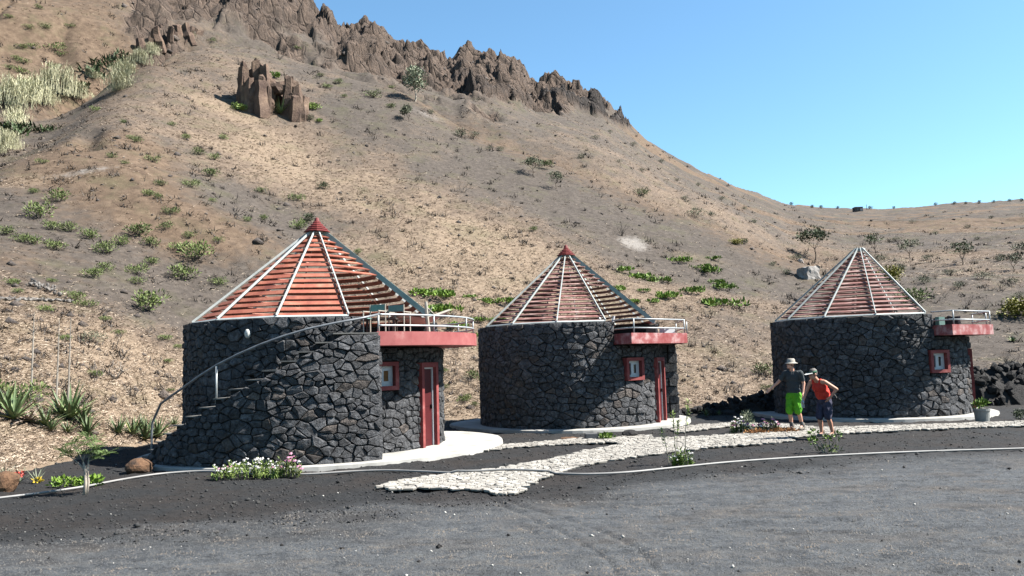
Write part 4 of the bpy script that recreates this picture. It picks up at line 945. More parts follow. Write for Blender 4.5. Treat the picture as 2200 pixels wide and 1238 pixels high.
def shrub_mesh(kind, seed):
    rng = random.Random(seed); b = MB()
    if kind == 'green':
        for _ in range(14):
            a = rng.uniform(0, 6.28); e = rng.uniform(.2, 1.2); b.tube([(0, 0, 0), (math.cos(a) * .4 * math.cos(e), math.sin(a) * .4 * math.cos(e), .38 * math.sin(e) + .04)], [.012, .005], 3, 1)
        for _ in range(9):
            a = rng.uniform(0, 6.28); k = rng.uniform(.0, .34); leaves(b, 46, (math.cos(a) * k, math.sin(a) * k, .22 + rng.uniform(-.08, .10)), (.2, .2, .17), .10, .016, rng, 0, .9, 0, zmin=.02)
        return b.mesh('green_shrub', [M['leaf_green'], M['twig']])
    if kind == 'dark':
        for _ in range(8):
            a = rng.uniform(0, 6.28); k = rng.uniform(0, .3); leaves(b, 55, (math.cos(a) * k, math.sin(a) * k, .32 + rng.uniform(-.14, .16)), (.24, .24, .22), .09, .025, rng, 0, .4, 0, zmin=.02)
        b.tube([(0, 0, 0), (.02, .02, .3)], [.03, .015], 5, 1)
        return b.mesh('dark_shrub', [M['leaf_dark'], M['twig']])
    if kind == 'grey':
        for _ in range(9):
            a = rng.uniform(0, 6.28); k = rng.uniform(0, .32); leaves(b, 42, (math.cos(a) * k, math.sin(a) * k, .3 + rng.uniform(-.12, .14)), (.2, .2, .2), .08, .015, rng, 0, .6, 0, zmin=.02)
        tips = []
        for _ in range(5): branch(b, (0, 0, 0), (rng.uniform(-1, 1), rng.uniform(-1, 1), 1.1), .3, .014, 1, rng, tips, 1)
        return b.mesh('grey_shrub', [M['leaf_grey'], M['twig']])
    if kind == 'creeper':
        for _ in range(12):
            x, y = rng.uniform(-.5, .5), rng.uniform(-.35, .35); leaves(b, 26, (x, y, .08), (.13, .13, .10), .12, .035, rng, 0, 1.2, 0, zmin=.01)
        return b.mesh('creeping_plant', [M['leaf_bright'], M['twig']])
    if kind == 'twig':
        tips = []
        for _ in range(9): branch(b, (rng.uniform(-.05, .05), rng.uniform(-.05, .05), 0), (rng.uniform(-1, 1), rng.uniform(-1, 1), rng.uniform(.6, 1.5)), .3, .012, 2, rng, tips, 0, .7, .1, 2, 4)
        return b.mesh('dry_bush', [M['twig']])
    if kind == 'lime':
        for _ in range(10):
            a = rng.uniform(0, 6.28); k = rng.uniform(0, .3); leaves(b, 40, (math.cos(a) * k, math.sin(a) * k, .22 + rng.uniform(-.05, .06)), (.2, .2, .16), .1, .03, rng, 0, .8, .3, zmin=.02)
        return b.mesh('lime_shrub', [M['leaf_lime']])
    if kind == 'yellow':
        for _ in range(16):
            a = rng.uniform(0, 6.28); k = rng.uniform(0, .36); leaves(b, 60, (math.cos(a) * k, math.sin(a) * k, .34 + rng.uniform(-.2, .16)), (.2, .2, .18), .06, .024, rng, 0, .6, .3, zmin=.0)
        return b.mesh('dense_shrub', [M['leaf_yellow'], M['leaf_dark']])
    if kind == 'agave':
        for i in range(26):
            a = i * 2.4 + rng.uniform(-.2, .2); e = .25 + 1.1 * (i / 26) + rng.uniform(-.1, .1)
            blade(b, (0, 0, .05), (math.cos(a) * math.cos(e), math.sin(a) * math.cos(e), math.sin(e)), .5 * rng.uniform(.8, 1.15), .032, 0 if rng.random() > .12 else 1, .3)
        return b.mesh('agave', [M['agave'], M['agave_tip']])
    if kind == 'dryagave':
        for i in range(20):
            a = i * 2.4; e = .05 + .8 * (i / 20); blade(b, (0, 0, .05), (math.cos(a) * math.cos(e), math.sin(a) * math.cos(e), math.sin(e)), .45 * rng.uniform(.7, 1.1), .03, 0, .5)
        return b.mesh('withered_agave', [M['agave_dry']])
    if kind == 'cane':
        for _ in range(230):
            x, y = rng.gauss(0, .24), rng.gauss(0, .16); h = rng.uniform(.35, .85) * math.exp(-(x / .5) ** 2); lx, ly = rng.uniform(-.12, .12), rng.uniform(-.1, .1)
            b.tube([(x, y, 0), (x + lx * .4, y + ly, h)], [.004, .002], 3, 0, cap=False)
            for k in range(4):
                t = rng.uniform(.3, 1); blade(b, (x + lx * t * .4, y + ly * t, h * t), (rng.uniform(-1, 1), rng.uniform(-1, 1), rng.uniform(.6, 2.2)), .17, .007, 0, .7, 2)
        return b.mesh('cane_clump', [M['cane']])
    if kind == 'banana':
        for _ in range(60):
            x, y = rng.uniform(-.5, .5), rng.uniform(-.3, .3)
            blade(b, (x, y, rng.uniform(0, .15)), (rng.uniform(-1, 1), rng.uniform(-1, 1), rng.uniform(.4, 1.4)), rng.uniform(.2, .36), .05, 0, .9, 2)
        return b.mesh('broad_leaf_plant', [M['leaf_dark']])
VAR = {}
def shrub_var(kind, i):
    n = dict(green=4, creeper=3, twig=4).get(kind, 2); k = (kind, i % n)
    if k not in VAR: VAR[k] = shrub_mesh(kind, 100 + hash(kind) % 1 + 17 * (i % n) + len(kind) * 31)
    return VAR[k]
NAMES = dict(green='green_shrub', dark='dark_shrub', grey='grey_shrub', creeper='creeping_plant', twig='dry_bush', lime='lime_shrub', yellow='dense_shrub', agave='agave_plant', dryagave='agave_plant', cane='cane_clump', banana='broad_leaf_plant')
CNT = {}
def plant(kind, px, py, wpx, label, group=None, tall=1.0, cat=None):
    """a plant rooted on the hillside; wpx is its breadth in the reference frame"""
    p = hit(px, py); rng_ = np.hypot(p[0], p[1]); w = wpx / FPX * rng_ * (np.cos(math.atan2(p[0], p[1])))
    i = CNT[kind] = CNT.get(kind, 0) + 1
    o = link(NAMES[kind], shrub_var(kind, i), None, (p[0], p[1], p[2] - .03), (i * 2.399) % 6.28)
    s = w * 1.36; o.scale = (s * 1.08, s * 1.08, s * tall)
    return tag(o, label, cat or ('shrub' if kind in ('green', 'dark', 'grey', 'lime', 'yellow') else 'bush' if kind == 'twig' else 'plant'), group)

GS = 'green shrubs dotted over the ash slope'
for q in [(127, 434, 45), (85, 469, 58), (115, 494, 34), (154, 498, 34), (191, 513, 38), (258, 526, 34), (292, 508, 48), (319, 529, 34), (357, 494, 30), (408, 512, 24), (123, 538, 38), (230, 545, 42), (67, 525, 36), (44, 520, 32),
          (196, 597, 38), (222, 582, 32), (295, 590, 40), (297, 611, 28), (400, 602, 54), (426, 556, 60), (383, 540, 34), (468, 613, 30), (323, 569, 28), (468, 521, 22), (411, 403, 30), (346, 400, 22), (429, 334, 26), (461, 344, 22),
          (326, 348, 26), (266, 353, 16), (450, 380, 34), (457, 434, 16), (367, 460, 28), (320, 421, 22), (341, 428, 22), (13, 504, 30), (90, 352, 20), (238, 340, 20), (71, 416, 22), (562, 415, 22), (638, 432, 28), (532, 476, 18), (567, 473, 20), (290, 306, 24), (282, 300, 16), (480, 300, 20), (400, 300, 22), (372, 272, 18), (205, 240, 20), (265, 265, 14)]:
    plant('green', *q, 'rounded green shrub on the grey ash slope above the outside stair', GS, .95)
plant('green', 318, 668, 70, 'big round green bush beside the wall of the hut with the stair', None, .95)
plant('dark', 693, 406, 24, 'small dark green shrub alone on the straw slope above a red roof cap', None, .8)
GB = 'green shrubs in the straw behind the agaves'
for q in [(155, 642, 38), (186, 660, 40), (98, 670, 34), (140, 732, 32), (258, 720, 28), (352, 730, 28), (381, 748, 20), (359, 779, 20), (199, 807, 28), (367, 841, 18), (39, 630, 26), (30, 612, 34), (230, 690, 26), (110, 606, 22)]:
    plant('green', *q, 'low green shrub in the straw between the agaves and the ash slope', GB, .7)
plant('grey', 196, 737, 44, 'grey silvery shrub in the straw near the flower stalks', None, .8)
plant('twig', 72, 716, 46, 'dark brown dead bush lying low in the straw', None, .5)
plant('twig', 85, 590, 30, 'brown leafless bush on a bare reddish patch of slope', None, 1.0)
plant('twig', 380, 655, 22, 'small rusty dry bush next to the big round green bush', None, .7)
plant('green', 640, 492, 40, 'yellowish green bush just behind the tallest red roof cap', None, .8)
plant('dark', 664, 475, 26, 'dark green bush touching the yellowish one behind the roof cap', None, .8)
plant('green', 767, 548, 16, 'tiny upright green bush on the straw right of a red slatted roof', None, 1.4)
CR = 'bright creeping plants above the middle hut'
for q in [(1457, 563, 32), (1344, 584, 30), (1385, 600, 40), (1418, 606, 34), (1505, 578, 26), (1528, 586, 40), (1557, 621, 38), (1534, 608, 22), (1535, 558, 20), (1492, 629, 36), (1321, 624, 30), (1428, 640, 38), (1383, 626, 18), (1525, 655, 24), (1400, 650, 24), (1360, 650, 22)]:
    plant('creeper', *q, 'patch of bright green creeping plant on the slope above the middle hut', CR, 1.1)
plant('creeper', 1561, 660, 58, 'widest bright green creeping patch, on the bank above the walkers', None, 1.1)
CR2 = 'creeping plants behind the first balcony'
for q in [(905, 634, 46), (945, 640, 50), (977, 672, 56), (1048, 652, 40), (1022, 690, 28), (940, 672, 40), (1015, 640, 24), (1070, 690, 24), (1080, 650, 30), (985, 705, 40), (1010, 725, 30)]:
    plant('creeper', *q, 'leafy green creeping patch on the slope behind the red balcony', CR2, 1.0)
GP = 'green plants between the first two huts'
for q in [(1012, 816, 32), (1000, 864, 28), (957, 835, 16), (957, 800, 16), (1022, 872, 16), (980, 745, 26)]:
    plant('green', *q, 'small green plant on the slope seen between two huts', GP, 1.0)
FG = 'shrubs along the upper edge of the near slope'
for q in [(991, 295, 36), (1017, 298, 26), (1074, 325, 20), (1052, 322, 14), (925, 245, 16)]:
    plant('grey', *q, 'grey green shrub on the upper edge of the near slope', FG, .8)
plant('green', 1378, 420, 28, 'fresh green bush on the orange bank of the gully', None, .9)
plant('grey', 1496, 468, 34, 'pale feathery bush at the foot of the orange bank', None, .8)
plant('twig', 994, 414, 30, 'upright leafless grey bush alone on the straw slope', None, .95)
plant('twig', 1336, 508, 34, 'tall leafless dark bush beside the white patch of ground', None, 1.5)
plant('green', 1145, 497, 16, 'tiny pale bush below the two small trees', None, 1.1)
plant('yellow', 1583, 526, 26, 'small yellowish bush low on the grey slope', None, .6)
plant('dark', 1600, 524, 16, 'small dark bush beside the yellowish one', None, .9)
plant('green', 1638, 806, 44, 'leafy green bush close to the wall of the capless hut', None, .9)
plant('green', 1650, 838, 24, 'yellow green tuft above the lava stones by the capless hut', None, .9)
plant('yellow', 2182, 682, 84, 'dense rounded yellow green bush on the right slope', None, .62)
plant('green', 1968, 655, 56, 'feathery pale green bush behind the capless roof', None, 1.0)
plant('yellow', 1915, 605, 50, 'olive yellow bush behind the capless roof', None, .8)
plant('twig', 2168, 790, 64, 'wide bare twiggy bush above the black lava bank', None, .8)
plant('agave', 2176, 735, 28, 'small spiky green plant below the dense yellow bush', None, .9)
TW = 'leafless bushes on the right slope'
for q in [(2081, 656, 28), (2118, 664, 30), (2030, 640, 24), (1990, 690, 22), (2150, 620, 20), (2010, 600, 22)]:
    plant('twig', *q, 'leafless grey bush on the slope behind the capless hut', TW, .95)
GR = 'bushes on the right hillside'
for q in [(1935, 580, 30), (1985, 610, 34), (2040, 590, 26), (2110, 600, 34), (2150, 560, 28), (2060, 620, 30), (1890, 560, 30), (1710, 560, 26), (1690, 590, 24), (2010, 505, 16), (2080, 490, 16), (1960, 480, 14), (2130, 470, 14), (1990, 560, 24), (2175, 610, 30), (1925, 520, 22), (1660, 570, 18), (2050, 530, 18), (2100, 515, 14), (2190, 640, 24)]:
    plant('grey', *q, 'grey green bush scattered on the far right hillside', GR, .7)
BR = 'bushes along the far skyline'
for q in [(1745, 447, 8), (1765, 448, 8), (1800, 449, 7), (1870, 450, 9), (1950, 446, 10), (1968, 445, 7), (2010, 442, 8), (2050, 440, 8), (2075, 439, 7), (2105, 437, 8), (2135, 436, 7), (2170, 434, 8), (2195, 433, 8), (1920, 449, 7), (1700, 441, 8)]:
    plant('dark', *q, 'tiny dark bush on the low skyline of the right hill', BR, 1.0)
LM = 'lime mounds by the cave rock'
for q in [(515, 238, 34), (669, 236, 34), (686, 263, 18)]: plant('lime', *q, 'rounded lime green mound at the foot of the cave rock', LM, .75)
plant('grey', 667, 259, 28, 'grey mound beside the small lime mound under the cave rock', None, .7)
plant('twig', 512, 140, 34, 'grey leafless bush beside the top of the cave rock', None, .8)
plant('twig', 600, 128, 34, 'grey twiggy bush standing on the cave rock', None, .8)
plant('creeper', 580, 165, 22, 'green tuft growing on top of the cave rock', None, 1.3)
HB = 'bushes on the high rocky slope'
for q in [(705, 190, 20), (730, 180, 18), (800, 210, 32), (840, 190, 14), (838, 232, 20), (410, 78, 16), (455, 92, 18), (690, 165, 16), (640, 108, 14), (740, 210, 14), (1360, 315, 16), (1310, 285, 12), (1280, 300, 16), (1420, 350, 16), (1455, 390, 12), (1250, 340, 18), (1330, 350, 12), (1500, 400, 14), (1550, 430, 14), (1600, 450, 12), (1380, 370, 16), (1470, 430, 18), (1530, 465, 16), (1620, 480, 16)]:
    plant('green' if q[0] < 900 else 'grey', *q, 'small bush high on the rocky slope under the cliffs', HB, .8)
LT = 'green shrubs in the upper gully'
for q in [(60, 62, 20), (95, 62, 22), (45, 106, 22), (68, 106, 24), (118, 112, 36), (51, 137, 24), (48, 159, 28), (35, 128, 16), (116, 147, 22), (108, 160, 22), (54, 190, 42), (130, 122, 22), (150, 60, 18), (20, 40, 16), (85, 20, 18), (20, 150, 20)]:
    plant('green', *q, 'green shrub on the gully slope above the canes', LT, .8)
CN = 'pale cane thickets in the gully'
for q in [(20, 232, 80), (70, 222, 70), (120, 205, 76), (152, 208, 50), (100, 225, 40), (255, 195, 56), (270, 165, 46), (300, 138, 40), (325, 118, 30), (35, 268, 44), (14, 322, 50), (-20, 330, 40), (200, 170, 26)]:
    plant('cane', *q, 'thicket of tall pale green canes in the gully', CN, .85, 'cane')
BN = 'dark leafy plants in the gully'
for q in [(178, 192, 30), (197, 165, 46), (222, 148, 40), (240, 136, 34), (256, 122, 26), (32, 290, 50), (70, 284, 40), (108, 282, 26)]:
    plant('banana', *q, 'dark broad-leaved plants along the gully bed', BN, 1.2)

# agaves by the yard
AG = 'agaves at the edge of the yard'
for q in [(30, 905, 112), (150, 905, 116), (10, 880, 88), (98, 918, 76), (178, 912, 78), (130, 895, 78), (255, 934, 64), (285, 937, 68), (312, 947, 74), (338, 942, 72), (110, 927, 54), (145, 930, 46), (188, 934, 72), (374, 915, 36), (305, 925, 54)]:
    plant('agave', *q, 'spiky green agave rosette in straw at the yard edge', AG, 1.0, 'agave')
plant('dryagave', 62, 908, 100, 'pale withered agave rosette at the foot of a flower stalk', None, .9, 'agave')
plant('dryagave', 272, 942, 26, 'small withered pinkish agave among the green ones', None, .9, 'agave')
plant('green', 30, 868, 90, 'loose green bush behind the agaves at the yard edge', None, .9)
def stalk(px, ytop, ybot, label):
    p = hit(px, ybot); k = math.hypot(p[0], p[1]) * math.cos(math.atan2(p[0], p[1])) / FPX; h = (ybot - ytop) * k; rng = random.Random(px); b = MB()
    b.tube([(0, 0, -.1), (.02, 0, h * .5), (.03 + .0 * h, .01, h)], [.03, .022, .008], 6, 0)
    o = b.build('flower_stalk', M['twig_pale'], None, p); tag(o, label, 'flower stalk', None)
    for i in range(9):
        t = .42 + .58 * i / 9; a = i * 2.2; L = .22 * (1.25 - t); s = Vector((.02, 0, h * t)); e = s + Vector((math.cos(a) * L, math.sin(a) * L, .03)); b = MB()
        b.tube([s, e], [.008, .004], 4); leaves(b, 5, e, (.05, .05, .03), .06, .016, rng, 0, .3, 0); b.build('side_branch', M['twig'], o)
stalk(66, 672, 866, 'tall dry flower stalk rising from the withered agave')
stalk(121, 690, 864, 'dry flower stalk behind the agaves, leaning beside its twin')
stalk(146, 684, 868, 'dry flower stalk next to the dead twigs, third from the yard corner')
plant('twig', 150, 868, 50, 'dead brown twigs at the foot of the agave stalks', None, .5)
b = MB(); rng = random.Random(4); tips = []
for a in (-.6, .2, .9): branch(b, (0, 0, 0), (a, rng.uniform(-.5, .5), 1), .34, .022, 2, rng, tips, 0, .8, .1, 2, 5)
p = hit(250, 815); tag(b.build('dead_bush', M['twig_pale'], None, p), 'bleached leafless branching bush in the straw beside the hut', 'bush').scale = (1.25, 1.25, 1.1)

# ------------------------------------------------------------------ trees
def tree(name, label, base, h, spread, seed, leafm, n=26, nl=26, lsz=.16, bark='bark', trunk_h=.3, lean=(0, 0), group=None, cr=(.26, .26, .18), levels=3, sp=.62, cat='tree', oval=None):
    rng = random.Random(seed); b = MB(); tips = []
    o = empty(name, base); tag(o, label, cat, group); top = Vector((lean[0] * h, lean[1] * h, trunk_h * h))
    b.tube([(0, 0, -.15), top * .5 + Vector((.03 * h, 0, 0)), top], [h * .026, h * .021, h * .018], 8, 0, cap=False)
    for k in range(4):
        a = 6.28 * k / 4 + rng.uniform(-.5, .5)
        branch(b, top, (math.cos(a) * spread, math.sin(a) * spread, 1), h * .34, h * .013, levels - 1, rng, tips, 0, sp, .06, 3)
    b.build('trunk', M[bark], o, smooth=True); b = MB(); rng.shuffle(tips)
    mz = max(t.z for t in tips); k = h / mz
    if oval:
        tips = []
        for _ in range(n):
            d = Vector((rng.gauss(0, 1), rng.gauss(0, 1), rng.gauss(0, 1))).normalized() * rng.uniform(.3, 1) ** .6
            tips.append(Vector((d.x * oval[0] * h, d.y * oval[0] * h, oval[2] * h + d.z * oval[1] * h)))
    for t in tips[:n]: leaves(b, nl, t, (h * cr[0] * .5, h * cr[1] * .5, h * cr[2] * .5), lsz * h, lsz * h * .28, rng, 0, .3, 0)
    b.build('crown', M[leafm], o); return o
def tree_at(px, py, hpx, **kw):
    p = hit(px, py); k = math.hypot(p[0], p[1]) * math.cos(math.atan2(p[0], p[1])) / FPX
    return tree(base=p, h=hpx * k, **kw)
tree_at(1145, 376, 38, name='acacia_tree', label='small flat acacia on the slope, near a darker one', spread=.9, seed=1, leafm='leaf_grey', cr=(.34, .34, .2), lsz=.1)
tree_at(1175, 366, 26, name='acacia_tree', label='small bushy green tree just behind the flat acacia', spread=.9, seed=2, leafm='leaf_green', cr=(.4, .4, .3), lsz=.1, trunk_h=.15)
tree_at(1194, 407, 36, name='acacia_tree', label='small dark thin-crowned acacia casting a shadow on ash slope', spread=.7, seed=3, leafm='leaf_grey', cr=(.3, .3, .22), lsz=.08)
tree_at(878, 262, 34, name='small_tree', label='small round dark tree at the upper edge of the near slope', spread=.7, seed=4, leafm='leaf_grey', cr=(.4, .4, .34), lsz=.11, trunk_h=.2)
tree_at(892, 218, 76, name='eucalyptus_tree', label='slender pale green eucalyptus standing below the cliffs', spread=.42, seed=5, leafm='leaf_pale', bark='bark_pale', cr=(.3, .3, .3), lsz=.07, trunk_h=.32, n=44, oval=(.26, .30, .68), nl=30)
tree_at(1752, 560, 58, name='acacia_tree', label='dark umbrella-shaped acacia above the big pale boulder', spread=.85, seed=6, leafm='leaf_dark', cr=(.34, .34, .22), lsz=.09, trunk_h=.42, n=30)
RT_ = 'thin acacias on the right hillside'
for i, (x, y, h) in enumerate([(1880, 545, 44), (1954, 555, 42), (2068, 570, 52), (2178, 585, 46), (2195, 560, 40)]):
    tree_at(x, y, h, name='acacia_tree', label='thin grey green acacia among bushes on the far right hillside', spread=.9, seed=20 + i, leafm='leaf_grey' if i % 2 else 'leaf_dark', cr=(.32, .32, .24), lsz=.09, trunk_h=.22, n=20, nl=18, group=RT_)

M['leaf_sap'] = material('sapling_leaf', [(.10, .17, .04), (.20, .28, .09)], 7, 4, .7, k=.5)
# the sapling in the yard
b0 = gpt(181, 1062); sap = empty('young_tree', (b0[0], b0[1], 0)); tag(sap, 'young feathery tree with forked pale trunk standing in the gravel', 'tree')
b = MB(); b.tube([(0, 0, -.05), (.02, 0, .2), (.01, 0, .42), (-.03, 0, .55)], [.035, .03, .026, .016], 8); b.tube([(.02, .02, -.05), (.06, .02, .2), (.04, .02, .40), (.06, .02, .6)], [.026, .022, .018, .012], 8)
b.tube([(.01, 0, .40), (-.09, .02, .5), (-.19, .03, .58)], [.018, .013, .008], 7); rng = random.Random(3); fr = []
for s, e in (((-.03, 0, .55), (-.14, -.1, .88)), ((.06, .02, .6), (.1, .1, .9)), ((.06, .02, .6), (.22, -.06, .76)), ((-.19, .03, .58), (-.4, .05, .72)), ((-.03, 0, .55), (0, .12, .95)), ((.05, .02, .55), (.3, .12, .66))):
    b.tube([s, e], [.010, .005], 5); fr += [(Vector(s).lerp(Vector(e), t)) for t in (.4, .7, 1.0, 1.0)]
b.build('trunk', M['bark_pale'], sap, smooth=True); b = MB()
for p in fr:
    for _ in range(7):
        a = rng.uniform(0, 6.28); d = Vector((math.cos(a), math.sin(a), rng.uniform(-.2, 1.2))); L = rng.uniform(.12, .24); n = 9; q = p.copy()
        for i in range(n):
            q = q + d * L / n; d = (d + Vector((0, 0, -.07))).normalized(); sd = d.cross(Vector((0, 0, 1))).normalized(); wl = .045 * math.sin(math.pi * (i + 1) / (n + 1)) + .01
            for s in (-1, 1): b.add([q, q + sd * s * wl * .5 + d * .006, q + sd * s * wl + Vector((0, 0, -.012)), q + sd * s * wl * .5 - d * .006], [(0, 1, 2, 3)])
b.build('crown', M['leaf_sap'], sap)

# ------------------------------------------------------------------ rocks
def rock_mesh(seed, sub=2, rough=.28, sq=(1, 1, .75), mat=None, name='rock', sharp=True):
    rng = random.Random(seed); bm = bmesh.new(); bmesh.ops.create_icosphere(bm, subdivisions=sub, radius=.5)
    off = [Vector((rng.uniform(-1, 1), rng.uniform(-1, 1), rng.uniform(-1, 1))).normalized() for _ in range(9)]; cut = [rng.uniform(.30, .46) for _ in off]
    for v in bm.verts:
        if sharp:
            for n, c in zip(off, cut):
                e = v.co.dot(n) - c
                if e > 0: v.co -= n * e
        v.co *= 1 + rng.uniform(-rough, rough) * .35
        v.co = Vector((v.co.x * sq[0], v.co.y * sq[1], v.co.z * sq[2]))
    me = bpy.data.meshes.new(name); bm.to_mesh(me); bm.free(); me.materials.append(mat); return me
def boulder(px, py, w, hgt, mat, label, seed, cat='boulder', flat=None, name='boulder', ground=True):
    p = gpt(px, py) if ground else hit(px, py); k = math.hypot(p[0], p[1]) * math.cos(math.atan2(p[0], p[1])) / FPX
    o = link(name, rock_mesh(seed, 3, .12, mat=M[mat]), None, (p[0], p[1] + w * k * .3, p[2] + hgt * k * .36), seed * 1.3); o.scale = (w * k * 1.08, w * k * .9, hgt * k * (1.5 if ground else 2.3))
    return tag(o, label, cat)
boulder(294, 1018, 60, 34, 'boulder_rust', 'brown weathered boulder beside the foot of the stair railing', 3)
boulder(4, 1058, 58, 48, 'boulder_rust', 'reddish brown boulder next to the red flowering plant', 8)
p = hit(1742, 600); k = math.hypot(p[0], p[1]) * math.cos(math.atan2(p[0], p[1])) / FPX; bm = bmesh.new(); bmesh.ops.create_cube(bm, size=1.0); bmesh.ops.subdivide_edges(bm, edges=bm.edges[:], cuts=3, use_grid_fill=True); rng = random.Random(5)
for v in bm.verts: v.co = Vector((v.co.x * (1.0 - .22 * v.co.z), v.co.y, v.co.z + .12 * v.co.x)) + Vector((rng.uniform(-.05, .05), rng.uniform(-.05, .05), rng.uniform(-.05, .05)))
me = bpy.data.meshes.new('boulder'); bm.to_mesh(me); bm.free(); me.materials.append(M['tarp_pale']); o = link('boulder', me, None, (p[0], p[1] + 12 * k, p[2] + 12 * k), .5); o.scale = (38 * k, 30 * k, 30 * k)
tag(o, 'big blocky pale boulder on the slope left of the capless roof', 'boulder')
boulder(1722, 565, 18, 8, 'tarp_pale', 'small pale rock uphill of the big pale boulder', 6, ground=False)
boulder(1698, 592, 20, 9, 'rock_grey', 'grey rock low on the slope beside the big pale boulder', 9, ground=False)
boulder(1355, 940, 36, 18, 'lava', 'black lava boulder at the path side before the middle hut', 11, 'rock', name='lava_boulder')
boulder(1325, 942, 24, 12, 'lava', 'smaller black lava stone beside the little green plant', 12, 'rock', name='lava_boulder')
boulder(1225, 946, 46, 7, 'boulder_rust', 'flat brown slab of rock lying by the grey block', 13, 'rock', name='flat_rock')
def block(px, py, sx, sy, sz, mat, label, rz=0.0, name='concrete_block'):
    p = gpt(px, py); b = MB(); b.box((0, 0, sz / 2), (sx, sy, sz)); bm = bmesh.new(); me = b.mesh(name, M[mat]); bm.from_mesh(me)
    bmesh.ops.bevel(bm, geom=bm.edges[:], offset=.02, segments=2, affect='EDGES'); bm.to_mesh(me); bm.free()
    return tag(link(name, me, None, (p[0], p[1], 0), rz), label, 'block')
block(1271, 946, .34, .25, .17, 'block_grey', 'small grey concrete block at the edge of the paved path')
block(236, 975, .26, .18, .12, 'block_pink', 'dull pink block lying at the edge of the straw slope', .3)

RV = [rock_mesh(200 + i, 1, .5, (1, .85, .75), M['lava'], 'lava_rock') for i in range(7)]
def lava_heap(name, label, line, seed, n):
    """line: ground points with half-width and height"""
    rng = random.Random(seed); P = [(np.array(gpt(x, y)[:2]), w, h) for x, y, w, h in line]; c = P[len(P) // 2][0]
    o = MB(); rows = []; m = 9
    pts = []
    for i in range(len(P) - 1):
        for k in range(4):
            t = k / 4; pts.append((P[i][0] * (1 - t) + P[i + 1][0] * t, P[i][1] * (1 - t) + P[i + 1][1] * t, P[i][2] * (1 - t) + P[i + 1][2] * t))
    pts.append(P[-1]); v, f = [], []
    for i, (q, w, h) in enumerate(pts):
        d = pts[min(i + 1, len(pts) - 1)][0] - pts[max(i - 1, 0)][0]; d = d / np.linalg.norm(d); nrm = np.array([-d[1], d[0]])
        for j in range(m + 1):
            s = -1 + 2 * j / m; z = h * .8 * (1 - s * s) ** .8 - .06; v.append((*(q + nrm * s * w + np.array([rng.uniform(-.1, .1)] * 2) - c), z * rng.uniform(.85, 1.1)))
    for i in range(len(pts) - 1):
        for j in range(m): k = i * (m + 1) + j; f.append((k, k + 1, k + m + 2, k + m + 1))
    o.add(v, [tuple(reversed(q)) for q in f]); ob = o.build(name, M['lava'], None, (c[0], c[1], 0)); tag(ob, label, 'lava rocks')
    for i in range(n):
        q, w, h = pts[rng.randrange(len(pts))]; s = rng.uniform(-1, .8); k = rng.randrange(len(pts) - 1); d = pts[k + 1][0] - pts[k][0]; d = d / np.linalg.norm(d)
        p = q + np.array([-d[1], d[0]]) * s * w + d * rng.uniform(-.4, .4) - c; z = h * .8 * (1 - s * s) ** .8
        r = link('lava_rock', RV[i % 7], ob, (p[0], p[1], z + .02)); sc = rng.uniform(.16, .46) * (.7 + .4 * min(1, h)); r.scale = (sc, sc * rng.uniform(.7, 1.1), sc * rng.uniform(.7, 1.2)); r.rotation_euler = (rng.uniform(0, 3), rng.uniform(0, 3), rng.uniform(0, 6))
lava_heap('lava_heap', 'heap of jagged black lava rocks beside the capless hut wall', [(1478, 892, .4, .15), (1525, 890, .6, .35), (1570, 889, .7, .4), (1620, 887, .8, .7), (1668, 884, .8, .85), (1720, 880, .7, .8)], 31, 130)
lava_heap('lava_bank', 'long black lava rock bank beside the potted plant', [(2050, 868, .8, 1.2), (2090, 868, 1.0, 1.45), (2140, 866, 1.1, 1.6), (2200, 862, 1.2, 1.7), (2300, 860, 1.3, 1.7), (2420, 856, 1.0, 1.5)], 32, 190)

def column_mesh(seed, mat):
    rng = random.Random(seed); n = rng.choice((5, 6, 6, 7)); b = MB(); v, f = [], []; an = sorted(rng.uniform(0, .5) + 6.28 * i / n for i in range(n)); rs = [rng.uniform(.38, .6) for _ in an]; lv = 5
    for k in range(lv):
        z = k / (lv - 1); t = 1 - .28 * z ** 2; ox, oy = rng.uniform(-.06, .06), rng.uniform(-.06, .06)
        for a, r in zip(an, rs): q = r * t * rng.uniform(.78, 1.2); v.append((math.cos(a) * q + ox, math.sin(a) * q + oy, z + (rng.uniform(-.06, .06) if 0 < k else 0)))
    for k in range(lv - 1):
        for i in range(n): f.append((k * n + i, k * n + (i + 1) % n, (k + 1) * n + (i + 1) % n, (k + 1) * n + i))
    v.append((rng.uniform(-.1, .1), rng.uniform(-.1, .1), 1 + rng.uniform(0, .08)))
    for i in range(n): f.append(((lv - 1) * n + i, (lv - 1) * n + (i + 1) % n, len(v) - 1))
    b.add(v, f); return b.mesh('rock_column', M[mat])
CM = {m: [column_mesh(300 + i, m) for i in range(8)] for m in ('rock_brown', 'rock_grey')}
